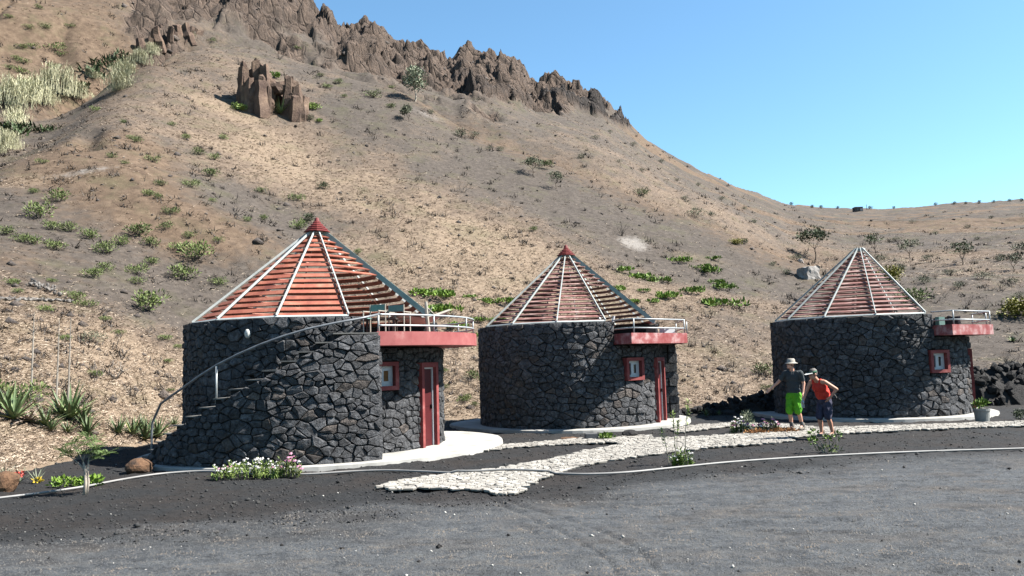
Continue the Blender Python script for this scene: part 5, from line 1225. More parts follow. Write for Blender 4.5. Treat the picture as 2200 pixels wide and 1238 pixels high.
def outcrop(name, label, x0, x1, top, bot, n, wpx, mat, seed, back=1.0, rows=1, cat='rock outcrop', lean=.06):
    rng = random.Random(seed); T, B_ = np.array(top), np.array(bot); cx = (x0 + x1) / 2; c = hit(cx, float(np.interp(cx, B_[:, 0], B_[:, 1])))
    o = empty(name, c); tag(o, label, cat)
    for r in range(rows):
        for i in range(n):
            px = x0 + (x1 - x0) * (i + rng.uniform(.1, .9)) / n; yb = float(np.interp(px, B_[:, 0], B_[:, 1])) - r * 8; yt = float(np.interp(px, T[:, 0], T[:, 1])) + rng.uniform(0, .16) * (yb - float(np.interp(px, T[:, 0], T[:, 1]))) * (1 if i % 3 else .2)
            p = hit(px, yb); dist = math.hypot(p[0], p[1]); k = dist * math.cos(math.atan2(p[0], p[1])) / FPX; d = p[:2] / dist; p[:2] += d * rng.uniform(0, back)
            h = max(.6, (yb - yt) * k); w = wpx * k * rng.uniform(1.2, 2.4)
            q = link('rock_column', CM[mat][rng.randrange(8)], o, Vector(p) - Vector(c) - Vector((0, 0, 1.4))); q.scale = (w, w * 1.2, h + 1.4); q.rotation_euler = (rng.uniform(-lean, lean), rng.uniform(-lean, lean), rng.uniform(0, 6))
outcrop('rock_band', 'jagged dark rock band at the head of the gully', 284, 420, [(284, 98), (330, 70), (380, 48), (420, 52)], [(284, 114), (340, 94), (420, 80)], 22, 11, 'rock_brown', 44, 1.5, 1, 'rock outcrop', .3)

# the cave rock
cb = hit(588, 246); cr_ = empty('cave_rock', cb); tag(cr_, 'isolated brown rock tower with a dark cave in its face', 'rock outcrop')
kk = math.hypot(cb[0], cb[1]) * math.cos(math.atan2(cb[0], cb[1])) / FPX; rng = random.Random(9); av = np.array([cb[0], cb[1]]) / math.hypot(cb[0], cb[1]); rt = np.array([av[1], -av[0]])
for px, ytop, w, dep in [(524, 150, 18, .2), (534, 128, 22, .6), (548, 122, 24, .9), (560, 128, 24, .2), (572, 136, 24, .0), (580, 150, 18, .3), (540, 170, 22, -.5), (560, 165, 22, -.7), (576, 180, 14, -.5), (622, 158, 20, .3), (632, 166, 22, .4), (642, 178, 20, .0), (652, 202, 16, -.1), (628, 200, 12, -.4), (638, 205, 16, -.6), (650, 222, 14, -.5),
                         (590, 168, 26, 2.2), (604, 160, 28, 2.4), (596, 150, 26, 2.8), (560, 126, 30, 2.2), (534, 140, 26, 2.0), (630, 172, 26, 1.8)]:
    q = rt * (px - 588) * kk + av * (dep + .3); h = (246 - ytop) * kk
    zb = ground_z(cb[0] + q[0], cb[1] + q[1]) - cb[2]
    w *= kk
    for sub in range(2):
        ox, oy = rng.uniform(-.3, .3) * w, rng.uniform(-.3, .3) * w; ws = w * rng.uniform(1.0, 1.6); hs_ = max(.8, (h - zb) * (1 - .22 * sub * rng.random()) + .7)
        o = link('rock_column', CM['rock_brown'][rng.randrange(8)], cr_, (q[0] + ox, q[1] + oy, zb - .7)); o.scale = (ws, ws, hs_); o.rotation_euler = (rng.uniform(-.07, .07), rng.uniform(-.07, .07), rng.uniform(0, 6))
q = rt * 10 * kk + av * .5; o = link('cave_lintel', rock_mesh(77, 2, .4, mat=M['rock_brown']), cr_, (q[0], q[1], 62 * kk)); o.scale = (42 * kk, 1.6, 44 * kk)
plant('agave', 603, 247, 50, 'bright green leafy clump growing in the cave mouth', None, 1.2)

# dry stone heap and low wall
RS = [rock_mesh(230 + i, 1, .45, (1, .8, .6), M['ruin'], 'stone') for i in range(6)]
hp_ = hit(93, 624); heap = empty('stone_heap', hp_); tag(heap, 'heap of pale grey stones on the bare reddish patch', 'stone heap'); rng = random.Random(2)
for i in range(46):
    x, y = rng.gauss(0, .42), rng.gauss(0, .22); z = ground_z(hp_[0] + x, hp_[1] + y) - hp_[2]; o = link('stone', RS[i % 6], heap, (x, y, z + .05 + .12 * max(0, 1 - abs(x)))); s = rng.uniform(.1, .24); o.scale = (s, s, s); o.rotation_euler = (rng.uniform(0, 3), rng.uniform(0, 3), rng.uniform(0, 6))
w0 = hit(20, 647); lw = empty('low_stone_wall', w0); tag(lw, 'low row of dark stones across the slope above the stalks', 'stone wall')
for i in range(34):
    p = hit(-10 + 168 * i / 34, 644 + 5 * i / 34 + rng.uniform(-1.5, 1.5)); o = link('stone', RS[i % 6], lw, Vector(p) - Vector(w0) + Vector((0, 0, .04))); s = rng.uniform(.14, .26); o.scale = (s * 1.3, s, s); o.rotation_euler = (rng.uniform(0, .6), rng.uniform(0, .6), rng.uniform(0, 6))

# far hut on the skyline
p = hit(1843, 455); k = math.hypot(p[0], p[1]) * math.cos(math.atan2(p[0], p[1])) / FPX; p[2] -= .2
fb = empty('far_building', p); tag(fb, 'tiny flat-roofed building on the low skyline', 'building')
b = MB(); b.box((0, 0, 5 * k), (17 * k, 14 * k, 10 * k)); b.build('wall', M['far_wall'], fb); b = MB(); b.box((0, 0, 10.4 * k), (18 * k, 15 * k, .8 * k)); b.build('roof', M['far_pale'], fb)
b = MB(); b.box((5 * k, -7.1 * k, 5 * k), (5 * k, .4 * k, 6 * k)); b.build('pale_wall_panel', M['far_pale'], fb)
b = MB(); b.box((-3 * k, -7.1 * k, 5.5 * k), (3 * k, .4 * k, 3 * k)); b.build('window', M['glass_dark'], fb)
p = hit(1862, 451); b = MB(); b.tube([(0, 0, -.3), (0, 0, 2.0)], .08, 6); tag(b.build('skyline_post', M['wood_dark'], None, p), 'thin dark post standing beside the tiny far building', 'post')

# ------------------------------------------------------------------ yard plants
def yard(px, py): q = gpt(px, py); return (q[0], q[1], 0.0)
def flower(b, c, r, m, rng, nrm=(0, 0, 1)):
    c = Vector(c); nn = (Vector(nrm) + Vector((rng.uniform(-.5, .5), rng.uniform(-.5, .5), 0))).normalized(); s = nn.cross(Vector((0, 1, .3))).normalized(); t = nn.cross(s); k = 6
    v = [c + nn * .012] + [c + (s * math.cos(6.28 * i / (2 * k)) + t * math.sin(6.28 * i / (2 * k))) * (r if i % 2 == 0 else r * .62) for i in range(2 * k)]
    b.add(v, [(0, 1 + i, 1 + (i + 1) % (2 * k)) for i in range(2 * k)], m)
def flower_bed(name, label, px, py, w, dpt, h, nst, fl, seed, fr=.035, leafm='leaf_bright', group=None):
    rng = random.Random(seed); o = empty(name, yard(px, py)); tag(o, label, 'flowers', group); b = MB(); tops = []
    for _ in range(nst):
        x, y = rng.uniform(-w / 2, w / 2), rng.uniform(-dpt / 2, dpt / 2); hh = h * rng.uniform(.45, 1) * (1 - .55 * (2 * x / w) ** 4); t = Vector((x + rng.uniform(-.09, .09), y + rng.uniform(-.12, .05), hh))
        b.tube([(x, y, 0), (x * .98, y, hh * .5), t], [.007, .006, .004], 4, 0); tops.append(t)
        for _k in range(7):
            tt = rng.uniform(.05, .9); blade(b, Vector((x, y, 0)).lerp(t, tt), (rng.uniform(-1, 1), rng.uniform(-1, 1), rng.uniform(.1, 1.1)), rng.uniform(.07, .13), .016, 0 if rng.random() > .12 else 1, .5, 2)
    b.build('foliage', [M[leafm], M['agave_tip']], o)
    for t in tops:
        if rng.random() < .6:
            b = MB(); m = fl[0] if rng.random() < fl[2] else fl[1]
            for _k in range(rng.randint(1, 3)): flower(b, t + Vector((rng.uniform(-.03, .03), rng.uniform(-.03, .03), rng.uniform(0, .03))), fr * rng.uniform(.7, 1.2), 0, rng, (0, -.6, 1))
            b.build('blossom', M[m], o)
    return o
flower_bed('flower_bush', 'bushy bed of white and pink flowers before the stair wall', 535, 1026, 1.25, .55, .36, 90, ('petal_white', 'petal_pink', .9), 51, .026, 'leaf_lime')
flower_bed('flower_bush', 'loose pink flowering end plant beside the white flower bed', 622, 1024, .42, .3, .42, 30, ('petal_pink', 'petal_white', .7), 52, leafm='leaf_green')
flower_bed('flower_bush', 'white and pink flower clump beside the silvery bush', 1590, 931, .55, .35, .42, 40, ('petal_white', 'petal_pink', .6), 53, .04, 'leaf_green')
flower_bed('flower_bush', 'pinkish flowers between the silvery bush and orange succulents', 1650, 929, .6, .35, .36, 36, ('petal_white', 'petal_pink', .45), 54, .035, 'leaf_green')
flower_bed('flower_bush', 'small white flowers at the foot of the tall spindly plant', 1466, 1002, .34, .26, .36, 34, ('petal_white', 'petal_white', .5), 55, .022)
b = MB(); rng = random.Random(56); leaves(b, 420, (0, 0, .26), (.19, .16, .26), .09, .012, rng, 0, .8, .2, zmin=.02); tag(b.build('silvery_bush', M['leaf_pale'], None, yard(1606, 926)), 'rounded silvery grey bush among the path-side flowers', 'shrub')
b = MB(); rng = random.Random(57); leaves(b, 260, (0, 0, .05), (.38, .18, .07), .07, .02, rng, 0, .8, 0, zmin=.01); tag(b.build('ground_cover', M['petal_orange'], None, yard(1682, 931)), 'low orange succulent ground cover beside the walkers', 'plant')
b = MB(); rng = random.Random(58); leaves(b, 160, (0, 0, .05), (.3, .14, .06), .07, .02, rng, 0, .8, 0, zmin=.01); tag(b.build('ground_cover', M['petal_orange'], None, yard(1625, 934)), 'low orange succulent ground cover under the silvery bush', 'plant')
# spindly plant
sp_ = empty('spindly_plant', yard(1462, 1000)); tag(sp_, 'tall spindly young plant with sparse yellow green leaves', 'plant'); rng = random.Random(59)
for x, y, hh, lx in ((-.08, 0, 1.0, -.02), (.1, .05, 1.22, .12), (-.04, .1, .85, .05), (-.22, .0, .7, -.12)):
    b = MB(); t = Vector((x + lx, y, hh)); b.tube([(x, y, 0), (x + lx * .3, y, hh * .55), t], [.011, .008, .005], 5); b.build('stem', M['bark_pale'], sp_)
    b = MB()
    for k in range(46):
        tt = 1 - abs(rng.gauss(0, .22)); tt = max(.3, tt); blade(b, Vector((x, y, 0)).lerp(t, tt), (rng.uniform(-1, 1), rng.uniform(-1, 1), rng.uniform(-.1, .9)), rng.uniform(.06, .13), .014, 0, .6, 2)
    b.build('foliage', M['leaf_lime'], sp_)
# pale-stemmed plant
st_ = empty('leggy_plant', yard(1775, 974)); tag(st_, 'leggy green plant with bare pale stems beside the hose', 'plant'); rng = random.Random(60)
for x, lx, hh in ((0, -.22, .42), (.12, -.05, .30), (.2, .06, .36), (-.05, -.2, .25)):
    b = MB(); b.tube([(x, 0, 0), (x + lx * .4, 0, hh * .5), (x + lx, .02, hh)], [.014, .011, .006], 5); b.build('stem', M['twig_pale'], st_)
    b = MB(); leaves(b, 26, (x + lx, .02, hh), (.07, .07, .05), .09, .02, rng, 0, .4, 0); b.build('foliage', M['leaf_bright'], st_)
b = MB(); leaves(b, 60, (.06, 0, .06), (.26, .14, .07), .11, .018, rng, 0, .9, 0, zmin=.01); b.build('foliage', M['leaf_green'], st_)
# small ground plants
for px, py, w, lab, sd in ((140, 1046, .55, 'sprawling green weed on the gravel left of the young tree', 61), (196, 1044, .42, 'sprawling green weed on the gravel right of the young tree', 62), (1303, 946, .36, 'little green plant growing before the middle hut', 63)):
    b = MB(); rng = random.Random(sd); leaves(b, 150, (0, 0, .07), (w / 2, w / 3, .09), .09, .025, rng, 0, .9, 0, zmin=.01); b.tube([(0, 0, 0), (0, 0, .14)], .006, 4, 1); tag(b.build('weed', [M['leaf_bright'], M['twig']], None, yard(px, py)), lab, 'weed')
def bromeliad(px, py, lab, mat, sd):
    rng = random.Random(sd); o = empty('bromeliad', yard(px, py)); tag(o, lab, 'plant'); b = MB()
    for i in range(14):
        a = i * 2.4; e = rng.uniform(.5, 1.3); blade(b, (0, 0, .01), (math.cos(a) * math.cos(e), math.sin(a) * math.cos(e), math.sin(e)), rng.uniform(.22, .4), .014, 0, .35)
    b.build('foliage', M['leaf_pale'], o); b = MB(); leaves(b, 40, (.03, -.04, .17 if sd == 71 else .05), (.08, .05, .03), .07, .018, rng, 0, .3, 0); b.build('blossom', M[mat], o)
bromeliad(42, 1038, 'red flowering spiky plant beside the reddish boulder', 'petal_red', 71)
bromeliad(79, 1038, 'spiky pale plant with small yellow flowers on the gravel', 'petal_yellow', 72)
bromeliad(10, 1030, 'spiky pale plant behind the reddish boulder', 'petal_red', 73)
# dark agave at the lava heap
for i, (px, py, s, lab) in enumerate(((1517, 896, .55, 'dark spiky agave at the end of the lava heap'), (1545, 893, .4, 'small spiky agave against the lava heap'))):
    o = link('agave_plant', shrub_var('agave', i), None, yard(px, py)); o.scale = (s, s, s); tag(o, lab, 'agave')
# pot
pt = empty('potted_plant', yard(2111, 908)); pt.scale = (.85, .85, .88); tag(pt, 'grey concrete pot with a leafy green plant by the hut door', 'potted plant')
b = MB(); b.lathe([(.001, .0), (.20, .0), (.235, .36), (.255, .37), (.255, .43), (.225, .43), (.215, .36), (.001, .36)], 20); b.build('pot', M['pot'], pt); b = MB(); b.lathe([(.001, .39), (.218, .385)], 20); b.build('soil', M['soil'], pt)
b = MB(); rng = random.Random(64)
for _ in range(9): leaves(b, 26, (rng.uniform(-.14, .14), rng.uniform(-.1, .1), .56 + rng.uniform(-.06, .1)), (.1, .1, .08), .11, .03, rng, 0, .5, 0)
b.tube([(0, 0, .36), (.02, 0, .55)], .012, 5); b.build('foliage', M['leaf_bright'], pt)
for px, py, s, lab in ((2192, 903, .5, 'low dark shrub near the potted plant'),):
    o = link('dark_shrub', shrub_var('dark', 1), None, yard(px, py)); o.scale = (s, s, s); tag(o, lab, 'shrub')

# ------------------------------------------------------------------ terrace furniture
def on_terrace(P, phi, rad, dz=.035):
    return P['C'] + Matrix.Rotation(P['psi'], 4, 'Z') @ polar(R(phi), rad, P['floor'] + dz)
def canvas_chair(P, phi, rad, rz, label, s=.74):
    o = empty('canvas_chair', on_terrace(P, phi, rad), rz); o.scale = (s, s, s); tag(o, label, 'chair')
    for x in (-.26, .26):
        for y in (-.2, .2):
            b = MB(); b.tube([(x, y, 0), (x, y, .85 if y > 0 else .62)], .02, 6); b.build('leg', M['wood_pale'], o)
        b = MB(); b.box((x, 0, .63), (.05, .5, .025)); b.build('armrest', M['wood_pale'], o)
    b = MB(); n = 6; v = [(-.25 + .5 * i / n, y, .44 - .05 * math.sin(math.pi * i / n) + dz) for dz in (0, .008) for y in (-.2, .2) for i in range(n + 1)]; k = n + 1
    b.add(v, [(i, i + 1, k + i + 1, k + i) for i in range(n)] + [(2 * k + i, 3 * k + i, 3 * k + i + 1, 2 * k + i + 1) for i in range(n)]); b.build('seat', M['canvas_teal'], o)
    b = MB(); b.box((0, .21, .74), (.5, .012, .2)); b.build('backrest', M['canvas_teal'], o)
canvas_chair(HUT1, 20.5, 3.5, R(-20), 'teal canvas chair at the head of the outside stair')
canvas_chair(HUT1, 33, 3.35, R(160), 'teal canvas chair under the cream hammock')
hm0, hm1 = on_terrace(HUT1, 30, 3.0, .55), on_terrace(HUT1, 62, 3.6, .62)
b = MB(); n, k = 16, 5; d = hm1 - hm0; sd = Vector((-d.y, d.x, 0)).normalized(); v = []
for i in range(n + 1):
    t = i / n; w = .32 * math.sin(math.pi * t) + .03; c = hm0 + d * t - Vector((0, 0, .34 * math.sin(math.pi * t)))
    for j in range(k + 1): q = -1 + 2 * j / k; v.append(c + sd * w * q + Vector((0, 0, .16 * q * q * math.sin(math.pi * t) + .015 * math.sin(9 * t + 5 * q))) - hm0)
f = [(i * (k + 1) + j, i * (k + 1) + j + 1, (i + 1) * (k + 1) + j + 1, (i + 1) * (k + 1) + j) for i in range(n) for j in range(k)]
b.add(v, f); tag(b.build('hammock', M['canvas_cream'], None, hm0, smooth=True), 'cream hammock slung over the terrace of the biggest hut', 'hammock')
p = on_terrace(HUT1, 44, 3.62); b = MB(); b.tube([(0, 0, 0), (-.03, 0, .35), (-.05, .01, .72)], [.05, .045, .035], 7); b.tube([(-.03, 0, .4), (.1, 0, .6)], [.025, .012], 5); b.tube([(-.045, 0, .6), (.14, .02, .42)], [.02, .01], 5)
tag(b.build('driftwood_post', M['wood_pale'], None, p), 'crooked pale driftwood post behind the red balcony railing', 'post')
b = MB(); p = on_terrace(HUT1, 28, 3.05); o = empty('terrace_table', p); tag(o, 'dark wooden table on the terrace behind the chairs', 'table')
b.box((0, 0, .32), (.7, .5, .04)); b.build('table_top', M['wood_dark'], o)
for x in (-.3, .3):
    for y in (-.2, .2): b = MB(); b.box((x, y, .15), (.05, .05, .3)); b.build('leg', M['wood_dark'], o)
o = empty('folding_stand', on_terrace(HUT2, 29, 2.35)); tag(o, 'pale V-shaped folding stand under the open roof of the middle hut', 'stand')
for x0, x1 in ((-.25, .06), (.22, .09)):
    b = MB(); b.tube([(x0, 0, .55), (x1, 0, 0)], .035, 4); b.build('board', M['white_paint'], o)
for i in range(5): b = MB(); b.tube([(-.22 + i * .03, .02, .5 - i * .08), (.2 - i * .02, .02, .52 - i * .1)], .006, 4); b.build('cord', M['canvas_cream'], o)
b = MB(); b.box((0, 0, .09), (.36, .3, .18)); tag(b.build('white_box', M['white_paint'], None, on_terrace(HUT2, 62, 3.35), R(20)), 'plain white box on the balcony of the middle hut', 'box')
b = MB(); b.box((0, 0, .12), (.2, .16, .24)); tag(b.build('teal_box', M['canvas_teal'], None, on_terrace(HUT3, 43, 3.0), R(15)), 'pale teal box at the corner of the capless hut balcony', 'box')
o = empty('folding_stand', on_terrace(HUT3, 24, 2.1)); tag(o, 'pale crossed folding stand inside the capless hut roof', 'stand')
for x0, x1 in ((-.4, .12), (-.1, .1), (.14, .02)):
    b = MB(); b.tube([(x0, 0, .3), (x1, 0, .62)], .025, 4); b.tube([(x0, 0, .3), (x0, 0, 0)], .025, 4); b.build('board', M['wood_pale'], o)

# ------------------------------------------------------------------ people
def grow(name, prims, mat, parent, voxel=.010, smooth=3, fold=0.0):
    """one continuous skin over overlapping tapered limbs and ellipsoids"""
    b = MB()
    for p in prims:
        if p[0] == 'c':
            _, p0, p1, r0, r1 = p; p0, p1 = Vector(p0), Vector(p1); d = (p1 - p0).normalized() if (p1 - p0).length > 1e-6 else Vector((0, 0, 1))
            a = [(p0 + d * r0 * math.sin(e), r0 * math.cos(e)) for e in (-1.5, -1.1, -.6)] + [(p0, r0), (p1, r1)] + [(p1 + d * r1 * math.sin(e), r1 * math.cos(e)) for e in (.6, 1.1, 1.5)]
            b.tube([q for q, _r in a], [max(_r, .0005) for q, _r in a], 14)
        else:
            _, c, rad, rot = p; pr = [(math.cos(e), math.sin(e)) for e in np.linspace(-1.55, 1.55, 13)]; k = MB(); k.lathe(pr, 18); n = 18; last = len(pr) - 1
            k.F += [tuple(range(n - 1, -1, -1)), tuple(range(last * n, last * n + n))]; k.I += [0, 0]
            b.add([Vector(c) + (rot @ Vector((q[0] * rad[0], q[1] * rad[1], q[2] * rad[2]))) for q in k.V], k.F)
    o = b.build(name, mat); md = o.modifiers.new('r', 'REMESH'); md.mode = 'VOXEL'; md.voxel_size = voxel
    ms = o.modifiers.new('s', 'SMOOTH'); ms.iterations = smooth; ms.factor = .5
    dg = bpy.context.evaluated_depsgraph_get(); me = bpy.data.meshes.new_from_object(o.evaluated_get(dg)); me.name = name
    if fold:
        n = len(me.vertices); co = np.empty(n * 3); me.vertices.foreach_get('co', co); co = co.reshape(-1, 3); nr = np.empty(n * 3); me.vertices.foreach_get('normal', nr); nr = nr.reshape(-1, 3)
        a_ = np.arctan2(co[:, 1], co[:, 0]) * 2.2 + co[:, 0] * 6; f_ = ridged(a_ + 2.0 * vnoise(co[:, 2] * 6, a_, 3), co[:, 2] * 4.5 + co[:, 1] * 3, 3, 7) - .6
        co = co + nr * ((np.maximum(f_, -.06) + .06) * fold)[:, None]; me.vertices.foreach_set('co', co.ravel()); me.update()
    me.polygons.foreach_set('use_smooth', [True] * len(me.polygons)); me.materials.clear(); me.materials.append(mat)
    bpy.data.objects.remove(o); return link(name, me, parent)
I3 = Matrix.Identity(3)
def hand(w, d, n, curl=.5, side=1):
    w, d, n = Vector(w), Vector(d).normalized(), Vector(n).normalized(); s = d.cross(n).normalized() * side; P = []
    for i in (-1, 0, 1): P.append(('c', w + s * i * .018, w + d * .085 + s * i * .024, .017, .015))
    for i, L in enumerate((.072, .084, .078, .060)):
        b0 = w + d * .085 + s * (1.5 - i) * .019; d1 = (d + n * curl * .5).normalized(); d2 = (d + n * curl * 1.8).normalized(); m_ = b0 + d1 * L * .5
        P += [('c', b0, m_, .0095, .009), ('c', m_, m_ + d2 * L * .55, .009, .0075)]
    t0 = w + d * .022 + s * .03; t1 = t0 + (d * .7 + s * .6 + n * .3) * .045; P += [('c', t0, t1, .013, .011), ('c', t1, t1 + (d * .9 + n * .4) * .035, .011, .008)]
    return P
def head_prims(c, rot):
    q = lambda x, y, z: Vector(c) + rot @ Vector((x, y, z))
    return [('e', q(0, .01, .02), (.076, .095, .105), rot), ('e', q(0, -.045, -.05), (.056, .058, .07), rot), ('c', q(0, -.098, -.005), q(0, -.112, -.03), .010, .014), ('c', q(-.03, -.088, .018), q(.03, -.088, .018), .014, .014),
            ('c', q(-.018, -.094, -.062), q(.018, -.094, -.062), .010, .010), ('c', q(0, -.085, -.098), q(0, -.08, -.1), .022, .02), ('e', q(.078, .01, -.01), (.012, .024, .033), rot), ('e', q(-.078, .01, -.01), (.012, .024, .033), rot)]
def eyes(c, rot, parent):
    b = MB()
    for x in (-.031, .031):
        b.lathe([(.001, -.011), (.008, -.008), (.012, 0), (.008, .008), (.001, .011)], 8, Vector(c) + rot @ Vector((x, -.088, -.004)))
    b.build('eyes', M['hair_dark'], parent, smooth=True)
def shoe(an, parent, mat, yaw=0.0):
    a = Vector(an); r = Matrix.Rotation(yaw, 3, 'Z'); q = lambda x, y, z: Vector((a.x, a.y, 0)) + r @ Vector((x, y, z))
    grow('shoe', [('c', q(0, .05, a.z + .03), q(0, .045, .055), .048, .05), ('c', q(0, .04, .045), q(0, -.14, .038), .046, .038), ('c', q(.012, -.02, .04), q(.012, -.13, .035), .042, .036)], M[mat], parent, .009, 2)

# walker with the hat
w1 = empty('person', yard(1710, 929), R(-48)); tag(w1, 'person in bucket hat, dark grey shirt and lime green shorts walking', 'person'); w1.location.z = .05
hr = Matrix.Rotation(R(-26), 3, 'Z') @ Matrix.Rotation(R(-6), 3, 'X'); hc = Vector((0, -.05, 1.72))
RA = [(-.205, 0, 1.485), (-.36, -.10, 1.26), (-.50, -.28, 1.08)]; LA = [(.205, .01, 1.485), (.265, .06, 1.21), (.27, -.02, .97)]
RL = [(-.10, 0, .94), (-.10, -.09, .52), (-.11, .00, .10)]; LL = [(.10, 0, .94), (.105, -.02, .52), (.11, .14, .12)]
body = [('e', (0, 0, .96), (.155, .11, .13), I3), ('e', (0, 0, 1.16), (.14, .1, .2), I3), ('e', (0, 0, 1.36), (.165, .11, .19), I3), ('c', (-.16, 0, 1.48), (.16, 0, 1.48), .06, .06), ('c', (0, 0, 1.5), (0, -.03, 1.62), .062, .055)] + head_prims(hc, hr)
for A, sd in ((RA, 1), (LA, -1)):
    body += [('c', A[0], A[1], .05, .042), ('c', A[1], A[2], .041, .029)]
    dd = (Vector(A[2]) - Vector(A[1])).normalized(); body += hand(A[2], dd, Vector((0, -.5, 0)) + Vector((-sd * -.6, 0, 0)), .5, sd)
for L in (RL, LL): body += [('c', L[0], L[1], .085, .058), ('c', L[1], (Vector(L[1]) * .6 + Vector(L[2]) * .4) + Vector((0, .015, 0)), .056, .055), ('c', Vector(L[1]) * .6 + Vector(L[2]) * .4 + Vector((0, .015, 0)), L[2], .055, .036), ('c', L[2], Vector(L[2]) + Vector((0, -.1, -.05)), .036, .03)]
grow('body', body, M['skin'], w1, .0085, 2); eyes(hc, hr, w1)
grow('shirt', [('e', (0, 0, 1.02), (.175, .13, .12), I3), ('e', (0, 0, 1.18), (.168, .128, .2), I3), ('e', (0, 0, 1.37), (.188, .132, .18), I3), ('c', (-.16, 0, 1.475), (.16, 0, 1.475), .075, .075), ('c', RA[0], Vector(RA[0]).lerp(Vector(RA[1]), .62), .07, .066), ('c', LA[0], Vector(LA[0]).lerp(Vector(LA[1]), .62), .07, .066)], M['cloth_grey'], w1, .011, 3, .04)
grow('shorts', [('e', (0, 0, .93), (.172, .128, .12), I3)] + [('c', (L[0][0], L[0][1], .9), Vector(L[0]).lerp(Vector(L[1]), 1.02), .105, .098) for L in (RL, LL)] + [('c', (-.06, 0, .8), (.06, 0, .8), .09, .09)], M['cloth_green'], w1, .011, 3, .055)
for L in (RL, LL): grow('sock', [('c', L[2], Vector(L[2]).lerp(Vector(L[1]), .22), .046, .05)], M['sock'], w1, .01, 2); shoe(L[2], w1, 'boot')
b = MB(); b.lathe([(.001, .095), (.07, .092), (.088, .07), (.098, .0), (.10, -.005), (.155, -.03), (.158, -.036), (.10, -.014), (.09, .0)], 24, sy=1.12); rt_ = hr @ Matrix.Rotation(R(6), 3, 'X')
b.V = [tuple(rt_ @ Vector(v) + hc + Vector((0, .01, .055))) for v in b.V]; b.build('hat', M['hat_felt'], w1, smooth=True)
b = MB(); b.lathe([(.001, .06), (.05, .05), (.082, .01), (.08, -.05), (.06, -.075)], 16, sy=1.2); b.V = [tuple(hr @ Vector(v) + hc + hr @ Vector((0, .028, .02))) for v in b.V]; b.build('hair', M['hair_dark'], w1, smooth=True)
b = MB(); b.tube([hc + hr @ Vector((-.055, -.1, .005)), hc + hr @ Vector((0, -.108, .008)), hc + hr @ Vector((.055, -.1, .005))], [.017, .010, .017], 6); b.build('sunglasses', M['black_plastic'], w1)

# stooping walker
w2 = empty('person', yard(1776, 943), R(-58)); tag(w2, 'stooping person in red vest, navy shorts and white visor holding a bottle', 'person'); w2.location.z = .05
hr = Matrix.Rotation(R(-14), 3, 'Z') @ Matrix.Rotation(R(14), 3, 'X'); hc = Vector((0, -.36, 1.50))
RA = [(-.195, -.21, 1.31), (-.27, -.30, 1.07), (-.22, -.47, .90)]; LA = [(.195, -.20, 1.31), (.36, .0, 1.13), (.25, -.10, .95)]
RL = [(-.09, 0, .86), (-.09, -.10, .47), (-.10, -.04, .09)]; LL = [(.09, 0, .86), (.10, -.03, .47), (.10, .10, .10)]
body = [('e', (0, 0, .88), (.15, .115, .12), I3), ('e', (0, -.06, 1.04), (.145, .115, .17), I3), ('e', (0, -.15, 1.2), (.16, .12, .17), I3), ('c', (-.15, -.2, 1.31), (.15, -.2, 1.31), .062, .062), ('c', (0, -.22, 1.33), (0, -.32, 1.42), .06, .056)] + head_prims(hc, hr)
for A, sd in ((RA, 1), (LA, -1)):
    body += [('c', A[0], A[1], .05, .041), ('c', A[1], A[2], .04, .028)]
    dd = (Vector(A[2]) - Vector(A[1])).normalized(); body += hand(A[2], dd, Vector((sd * .7, -.2, -.1)), 1.0 if sd > 0 else .5, sd)
for L in (RL, LL): body += [('c', L[0], L[1], .085, .056), ('c', L[1], (Vector(L[1]) * .6 + Vector(L[2]) * .4) + Vector((0, .015, 0)), .054, .054), ('c', Vector(L[1]) * .6 + Vector(L[2]) * .4 + Vector((0, .015, 0)), L[2], .054, .035), ('c', L[2], Vector(L[2]) + Vector((0, -.1, -.05)), .036, .03)]
grow('body', body, M['skin_tan'], w2, .0085, 2); eyes(hc, hr, w2)
grow('vest', [('e', (0, -.01, .95), (.178, .148, .11), I3), ('e', (0, -.06, 1.05), (.176, .15, .18), I3), ('e', (0, -.14, 1.19), (.183, .15, .16), I3), ('c', (-.09, -.2, 1.30), (-.085, -.2, 1.32), .07, .066), ('c', (.09, -.2, 1.30), (.085, -.2, 1.32), .07, .066)], M['cloth_red'], w2, .011, 3, .04)
grow('shorts', [('e', (0, 0, .86), (.168, .135, .11), I3)] + [('c', (L[0][0], L[0][1], .83), Vector(L[0]).lerp(Vector(L[1]), .96), .10, .088) for L in (RL, LL)] + [('c', (-.06, 0, .74), (.06, 0, .74), .085, .085)], M['cloth_navy'], w2, .011, 3, .05)
for L in (RL, LL): shoe(L[2], w2, 'boot')
b = MB(); b.lathe([(.001, .122), (.05, .112), (.08, .07), (.083, .0), (.07, -.05)], 18, sy=1.22); b.V = [tuple(hr @ Vector(v) + hc + hr @ Vector((0, .022, .012))) for v in b.V]; b.build('hair', M['hair_grey'], w2, smooth=True)
b = MB(); b.lathe([(.083, .028), (.09, .03), (.09, .07), (.083, .072)], 20, sy=1.2); b.V = [tuple(hr @ Vector(v) + hc + hr @ Vector((0, .008, 0))) for v in b.V]; b.build('visor_band', M['visor_green'], w2, smooth=True)
b = MB(); n = 10; v = []
for z in (0, .008):
    for i in range(n + 1):
        a_ = math.pi * (i / n); v += [(.09 * math.cos(a_), -.07 - .035 * math.sin(a_), .045 + z), (.098 * math.cos(a_), -.07 - .15 * math.sin(a_), .035 + z)]
f = [(2 * i, 2 * i + 1, 2 * i + 3, 2 * i + 2) for i in range(n)]; f += [tuple(2 * n + 2 + j for j in reversed(q)) for q in f[:n]]
b.add([hc + hr @ Vector(q) for q in v], f); b.build('visor', M['visor_white'], w2, smooth=True)
